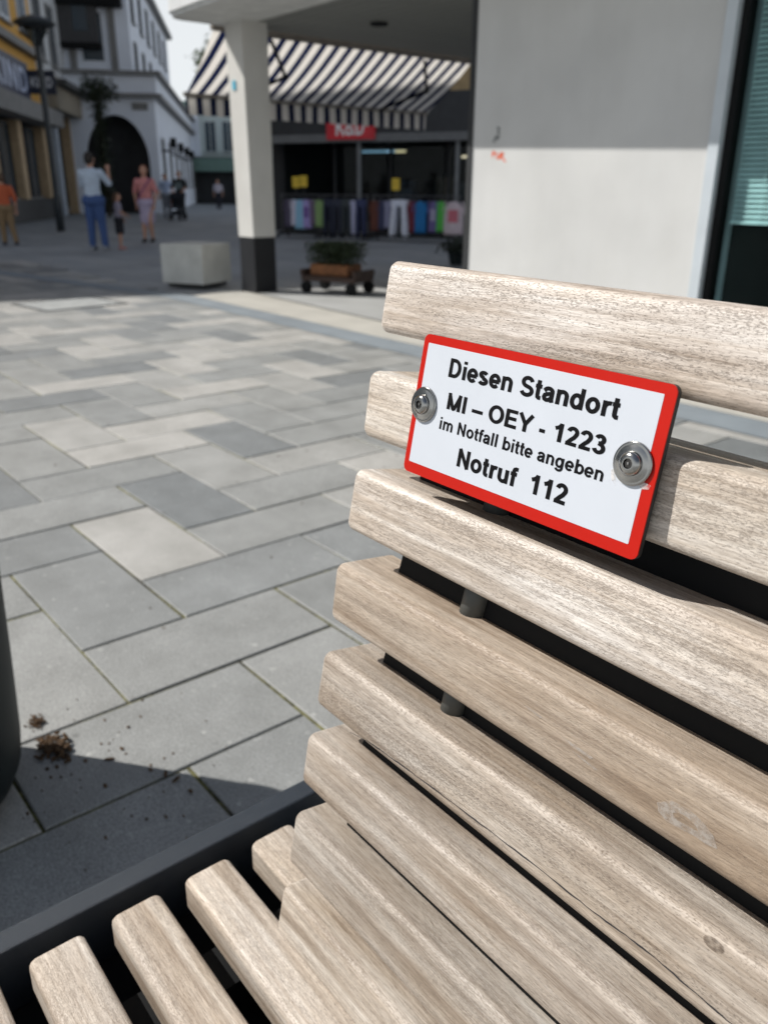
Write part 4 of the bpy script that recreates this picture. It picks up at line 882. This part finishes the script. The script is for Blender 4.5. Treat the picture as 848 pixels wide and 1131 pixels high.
LET = M('pale_blue_letters', (.42, .48, .64), .5)
for v in b.verts: v.co = Vector((v.co.x, -.006-v.co.z, v.co.y))
link('lettering', b, LET, ks, recalc=False)
gh = house('grey_house', 'pale grey house with a dark bay and beige shop fascia beside the yellow house', 'house', FMX)
bxo('wall', 8.42, 24.5, .15, 9, 5.22, 14, GW, gh); bxo('shop_fascia', 8.9, 24.5, -.5, .147, 4.05, 5.2, M('beige_fascia', (.27, .24, .19), .8), gh); bxo('shop_canopy', 8.9, 24.5, -.9, -.503, 4.9, 5.1, M('dark_canopy', (.06, .065, .07), .7), gh)
bxo('pier', 8.42, 8.88, -.05, .3, 0, 5.2, GW, gh); bxo('shop_recess', 8.9, 24.5, .9, 1.0, 0, 4.04, DK, gh); bxo('recess_ceiling', 8.9, 24.5, .15, 9, 4.045, 5.215, DK, gh)
for x in (11.0, 14.2, 17.6, 21.2): bxo('shop_pillar', x, x+.4, .1, .8, 0, 4.04, STONE if x > 12 else BLUEG, gh)
for x in (9.4, 12.4, 15.8, 19.3): window(gh, x, x+1.5, .25, 3.7, .5, DK, .08, False)
bxo('awning_box', 17.5, 22.5, -1.6, -.51, 5.21, 6.1, STEEL_BLACK, gh)
for x in (9.6, 12.0): window(gh, x, x+1.2, 5.9, 8.2, .12, GREYT, .1)
for x in (9.6, 12.0): window(gh, x, x+1.2, 9.4, 11.6, .12, GREYT, .1)
BAYM = M('dark_bay', (.055, .055, .058), .7); bay = bxo('bay', 14.6, 17.0, -1.5, .14, 7.15, 13.5, BAYM, gh); bxo('bay_floor', 14.5, 17.1, -1.6, .13, 6.95, 7.147, STEEL_BLACK, bay)
bxo('bay_window', 14.56, 14.598, -1.1, -.5, 7.6, 9.6, WINP, bay); bxo('bay_rail', 14.45, 14.59, -1.66, -1.56, 8.6, 9.4, BLUEG, bay)
bxo('red_panel', 18.9, 24.4, .05, .145, 5.25, 7.4, M('brown_red_panel', (.12, .06, .05), .8), gh)
hs = house('hanging_sign', 'dark projecting sign with pale letters behind the lamp post', 'sign', FMX, 6.3, -1.0, 4.3)
bxo('sign_board', 0, .10, 0, .95, 0, .78, M('hanging_board', (.015, .02, .04), .5), hs); bxo('bracket',   .02, .08, .95, 1.0, .3, .38, STEEL_BLACK, hs)
b = text_bm('KIND', .10, .85, .22, .56, .11, .09)
for v in b.verts: v.co = Vector((-.006-v.co.z, v.co.x if False else   .95-v.co.x, v.co.y))
link('lettering', b, M('white_sign_letters', (.6, .62, .66), .5), hs, recalc=False)
# white arcade house: front face towards the square, long side down the street
C1 = Vector((-39.32, 17.93, 0)); AMX = basis(C1, FD, -FN, (0, 0, 1))
ah = house('arcade_house', 'white stucco house with a round arch and long rows of windows down the street', 'house', AMX)
def arch_wall(x0, x1, w0, w1, wa0, wa1, spring, top, mat):
    """wall between x0 and x1 across local y from w0 to w1 with a round headed opening wa0..wa1"""
    b = bmesh.new(); cy, r = (wa0+wa1)/2, (wa1-wa0)/2
    box(b, x0, x1, w0, wa0, 0, top); box(b, x0, x1, wa1, w1, 0, top)
    pts = [(cy-r*math.cos(R(a)), spring+(top_arch-spring)*math.sin(R(a))) for a in range(0, 181, 10)]
    for (ya, za), (yb, zb) in zip(pts, pts[1:]):
        v = [[b.verts.new((x, y_, z_)) for y_, z_ in ((ya, za), (yb, zb), (yb, top), (ya, top))] for x in (x0, x1)]
        b.faces.new(v[0]); b.faces.new(v[1][::-1])
        for i in (0, 2): b.faces.new((v[0][i], v[1][i], v[1][(i+1) % 4], v[0][(i+1) % 4]))
    return b
top_arch = 4.25
link('arch_front', arch_wall(0, .5, 0, 4.6, .42, 3.3, 2.2, 4.95, BW), BW, ah)
bxo('arcade_back', 1.6, 1.7, .46, 4.6, 0, 4.9, DK, ah); bxo('arcade_ceiling', .51, 1.59, .46, 4.6, 4.4, 4.9, DK, ah); bxo('arcade_end', .51, 1.59, 3.75, 3.85, .01, 4.39, DK, ah)
bxo('cornice', -.35, 40, -.35, 5.2, 4.952, 5.12, GREYT, ah); bxo('ledge_band', -.15, 40, -.15, 5.1, 5.122, 5.85, BW, ah); bxo('ledge_cap', -.40, 40, -.40, 5.2, 5.852, 6.02, GREYT, ah)
bxo('panel', -.05, -.003, .3, 1.0, 4.45, 4.75, GREYT, ah)
x = .503
sw_ = bmesh.new(); box(sw_, .503, 40, 0, .45, 0, 4.95); link('side_wall', sw_, BW, ah)
for k in range(9): window(ah, 2.0+k*4.1, 3.1+k*4.1, 1.2, 3.4, -.02, GREYT, .08)
for k in range(4):
    lp = bxo('wall_lantern', 1.6+k*5.1, 1.9+k*5.1, -.72, -.44, 2.95, 3.4, STEEL_BLACK, ah, .03); bxo('lantern_arm', 1.71+k*5.1, 1.79+k*5.1, -.6, -.003, 2.78, 2.86, STEEL_BLACK, lp)
bxo('upper_wall', .8, 23, .9, 9, 6.023, 10.6, BW, ah); bxo('roof_edge', .5, 23.2, .55, 9.2, 10.602, 10.85, GREYT, ah)
for k in range(6):
    window(ah, 2.0+k*3.4, 2.9+k*3.4, 8.3, 10.0, .88, DK, .08); window(ah, 2.0+k*3.4, 2.9+k*3.4, 6.35, 7.5, .88, DK, .08)
for y_ in (1.5, 3.3): 
    b = bmesh.new(); box(b, .70, .797, y_, y_+.3, 6.03, 10.5); link('pilaster', b, GREYT, ah)
bxo('balcony', .1, .797, 1.1, 5.2, 8.6, 9.1, STEEL_BLACK, ah)
bxo('upper_window', .76, .797, 2.1, 3.0, 6.5, 8.4, WINP, ah)
# end of the street
FW, FR = Vector((-.78, .626, 0)), Vector((.626, .78, 0))
EMX = basis(FW*70+FR*(-17.0), FR, FW, (0, 0, 1))   # local x to the right, y away
def px_at(px, depth): return (px-424)/911.66*depth+17.0
eh = house('corner_house', 'pale house with a mint green roof edge closing the far end of the street', 'house', EMX)
PALE = M('pale_green_render', (.55, .62, .62), .85); MINT = M('mint_roof', (.15, .24, .21), .7)
xa, xb = px_at(203, 70), px_at(330, 70)
bxo('wall', xa, xb, 0, 8, 3.4, 6.6, PALE, eh); bxo('roof', xa-.4, xb, -.5, 8.3, 6.602, 7.3, MINT, eh); bxo('green_canopy', xa, xb, -1.2, -.003, 2.35, 3.3, MINT, eh); bxo('shopfront', xa, xb, .3, 8, 0, 3.39, DK, eh)
for px in (206, 219, 240, 258, 272, 290): window(eh, px_at(px, 70), px_at(px, 70)+1.0, 3.7, 6.0, -.02, PALE, .1)
bxo('bay_front', px_at(226, 70), px_at(236, 70), -.5, -.003, 3.42, 6.58, BW, eh)
rh = house('brick_chimney_house', 'red brick gable with chimney showing above the far roofs', 'house', EMX, 0, 20)
bxo('gable', px_at(203, 90)+4.9, px_at(214, 90)+4.9, 0, 6, 0, 13.5, M('red_brick', (.30, .09, .06), .9, 0, .2, 3), rh); bxo('chimney', px_at(205, 90)+4.9, px_at(210, 90)+4.9, .5, 1.4, 13.5, 15.2, M('red_brick_chimney', (.30, .09, .06), .9), rh)
bxo('roof', px_at(203, 90)+4.7, px_at(236, 90)+4.9, 6.05, 12, 0, 11.5, M('red_tile', (.26, .09, .06), .9), rh)
def tree(label, loc, hgt, rad, n, seed, trunk_r=.22, col=(.05, .085, .022), leaf=.3):
    t = thing('tree', label, 'tree', loc, 0, 'trees over the roofs'); rr = random.Random(seed)
    b = bmesh.new(); tube(b, (0, 0, 0), (.1, .1, hgt*.5), trunk_r, trunk_r*.6); 
    for _ in range(7):
        a = rr.uniform(0, 6.3); tube(b, (.1, .1, hgt*rr.uniform(.35, .5)), (math.cos(a)*rad*.6, math.sin(a)*rad*.6, hgt*rr.uniform(.6, .85)), trunk_r*.45, trunk_r*.12, 8)
    link('trunk', b, M('bark', (.09, .065, .045), .9), t)
    b = bmesh.new(); cl = []
    for _ in range(26):
        v = Vector((rr.gauss(0, 1), rr.gauss(0, 1), rr.gauss(0, 1))).normalized()*rr.uniform(.3, 1)
        cl.append(Vector((v.x*rad, v.y*rad, hgt*.72+v.z*hgt*.26)))
    pts = []
    for _ in range(n):
        c = rr.choice(cl); pts.append(c+Vector((rr.gauss(0, .2*rad), rr.gauss(0, .2*rad), rr.gauss(0, .16*rad))))
    leaves(b, pts, leaf, rr); link('crown', b, leaf_mat('crown_leaf', col), t); return t
tl = EMX@Vector((px_at(203, 104)+8.2, 34, 0)); tree('green tree crown left of the red brick gable', tl, 17.2, 3.4, 7000, 21)
tl = EMX@Vector((px_at(213, 108)+9.3, 39, 0)); tree('green tree crown behind the striped awning', tl, 17.0, 3.6, 7000, 22)
# slim ivy grown tree in front of the arcade
iv = thing('slim_tree', 'slim dark evergreen with a mop head standing before the arcade', 'tree', (-35.6, 13.85, 0)); rr = random.Random(31)
b = bmesh.new(); tube(b, (0, 0, 0), (0, 0, 4.4), .07, .05); link('trunk', b, M('slim_bark', (.05, .04, .03), .9), iv)
b = bmesh.new(); pts = [(rr.gauss(0, .14), rr.gauss(0, .14), rr.uniform(.3, 4.3)) for _ in range(1300)]+[(rr.gauss(0, .30), rr.gauss(0, .30), 4.7+rr.gauss(0, .22)) for _ in range(900)]
leaves(b, pts, .09, rr); link('crown', b, leaf_mat('ivy_leaf', (.018, .028, .012)), iv)
# lamp post
lp = thing('street_lamp', 'tall dark street lamp with a wide saucer head at the left', 'street lamp', (-24.96, 8.25, 0))
LM_ = M('lamp_grey', (.035, .042, .048), .45)
b = bmesh.new(); lathe(b, [(.11, 0), (.11, .9), (.085, .95), (.075, 4.55), (.07, 4.6)], 16); link('pole', b, LM_, lp, True)
b = bmesh.new(); lathe(b, [(.07, 4.6), (.14, 4.72), (.30, 4.95), (.33, 5.02)], 20); link('lamp_cone', b, glass_mat('lamp_glass', (.7, .75, .75), .2, .6), lp, True)
b = bmesh.new(); lathe(b, [(.33, 5.02), (.52, 5.10), (.53, 5.14), (.34, 5.24), (.06, 5.32)], 24); link('lamp_head', b, LM_, lp, True)
for k in range(3):
    a = k*2.094; b = bmesh.new(); tube(b, (.06*math.cos(a), .06*math.sin(a), 4.55), (.40*math.cos(a), .40*math.sin(a), 5.06), .016, None, 8); link('lamp_arm', b, LM_, lp)
# tall house out of the picture to the left whose shadow lies over the street
oh = thing('unseen_tall_house', 'tall plain town house standing out of view on the sunny side of the square', 'house')
b = bmesh.new(); prism(b, [(-23.1, 4.87), (-37.6, -48.7), (-75, -40), (-60, 15)], 0, 20); link('wall', b, GW, oh)
b = bmesh.new(); prism(b, [(-22.9, 4.9), (-37.4, -49), (-75.2, -40.2), (-60.2, 15.2)], 20.004, 20.3); link('roof', b, GREYT, oh)
OMX = basis((-23.1, 4.87, 0), Vector((-.2612, -.9653, 0)), Vector((-.9653, .2612, 0)), (0, 0, 1))
for k in range(8):
    for fl in range(4):
        w_ = window(oh, 2+k*3.6, 3.3+k*3.6, 1.2+fl*4.6, 3.4+fl*4.6, -.06); w_.matrix_world = OMX
# the bench leans a little along its length with the fall of the paving
piv = Vector((-K, .68*K, H-.6*K)); bx_ = Vector((1, .00896, -.01245)).normalized(); by_ = Vector((-.00896, 1, 0)); by_ = (by_-bx_*by_.dot(bx_)).normalized()
bench.matrix_world = Matrix.Translation(piv)@basis((0, 0, 0), bx_, by_, bx_.cross(by_))@Matrix.Translation(-piv)
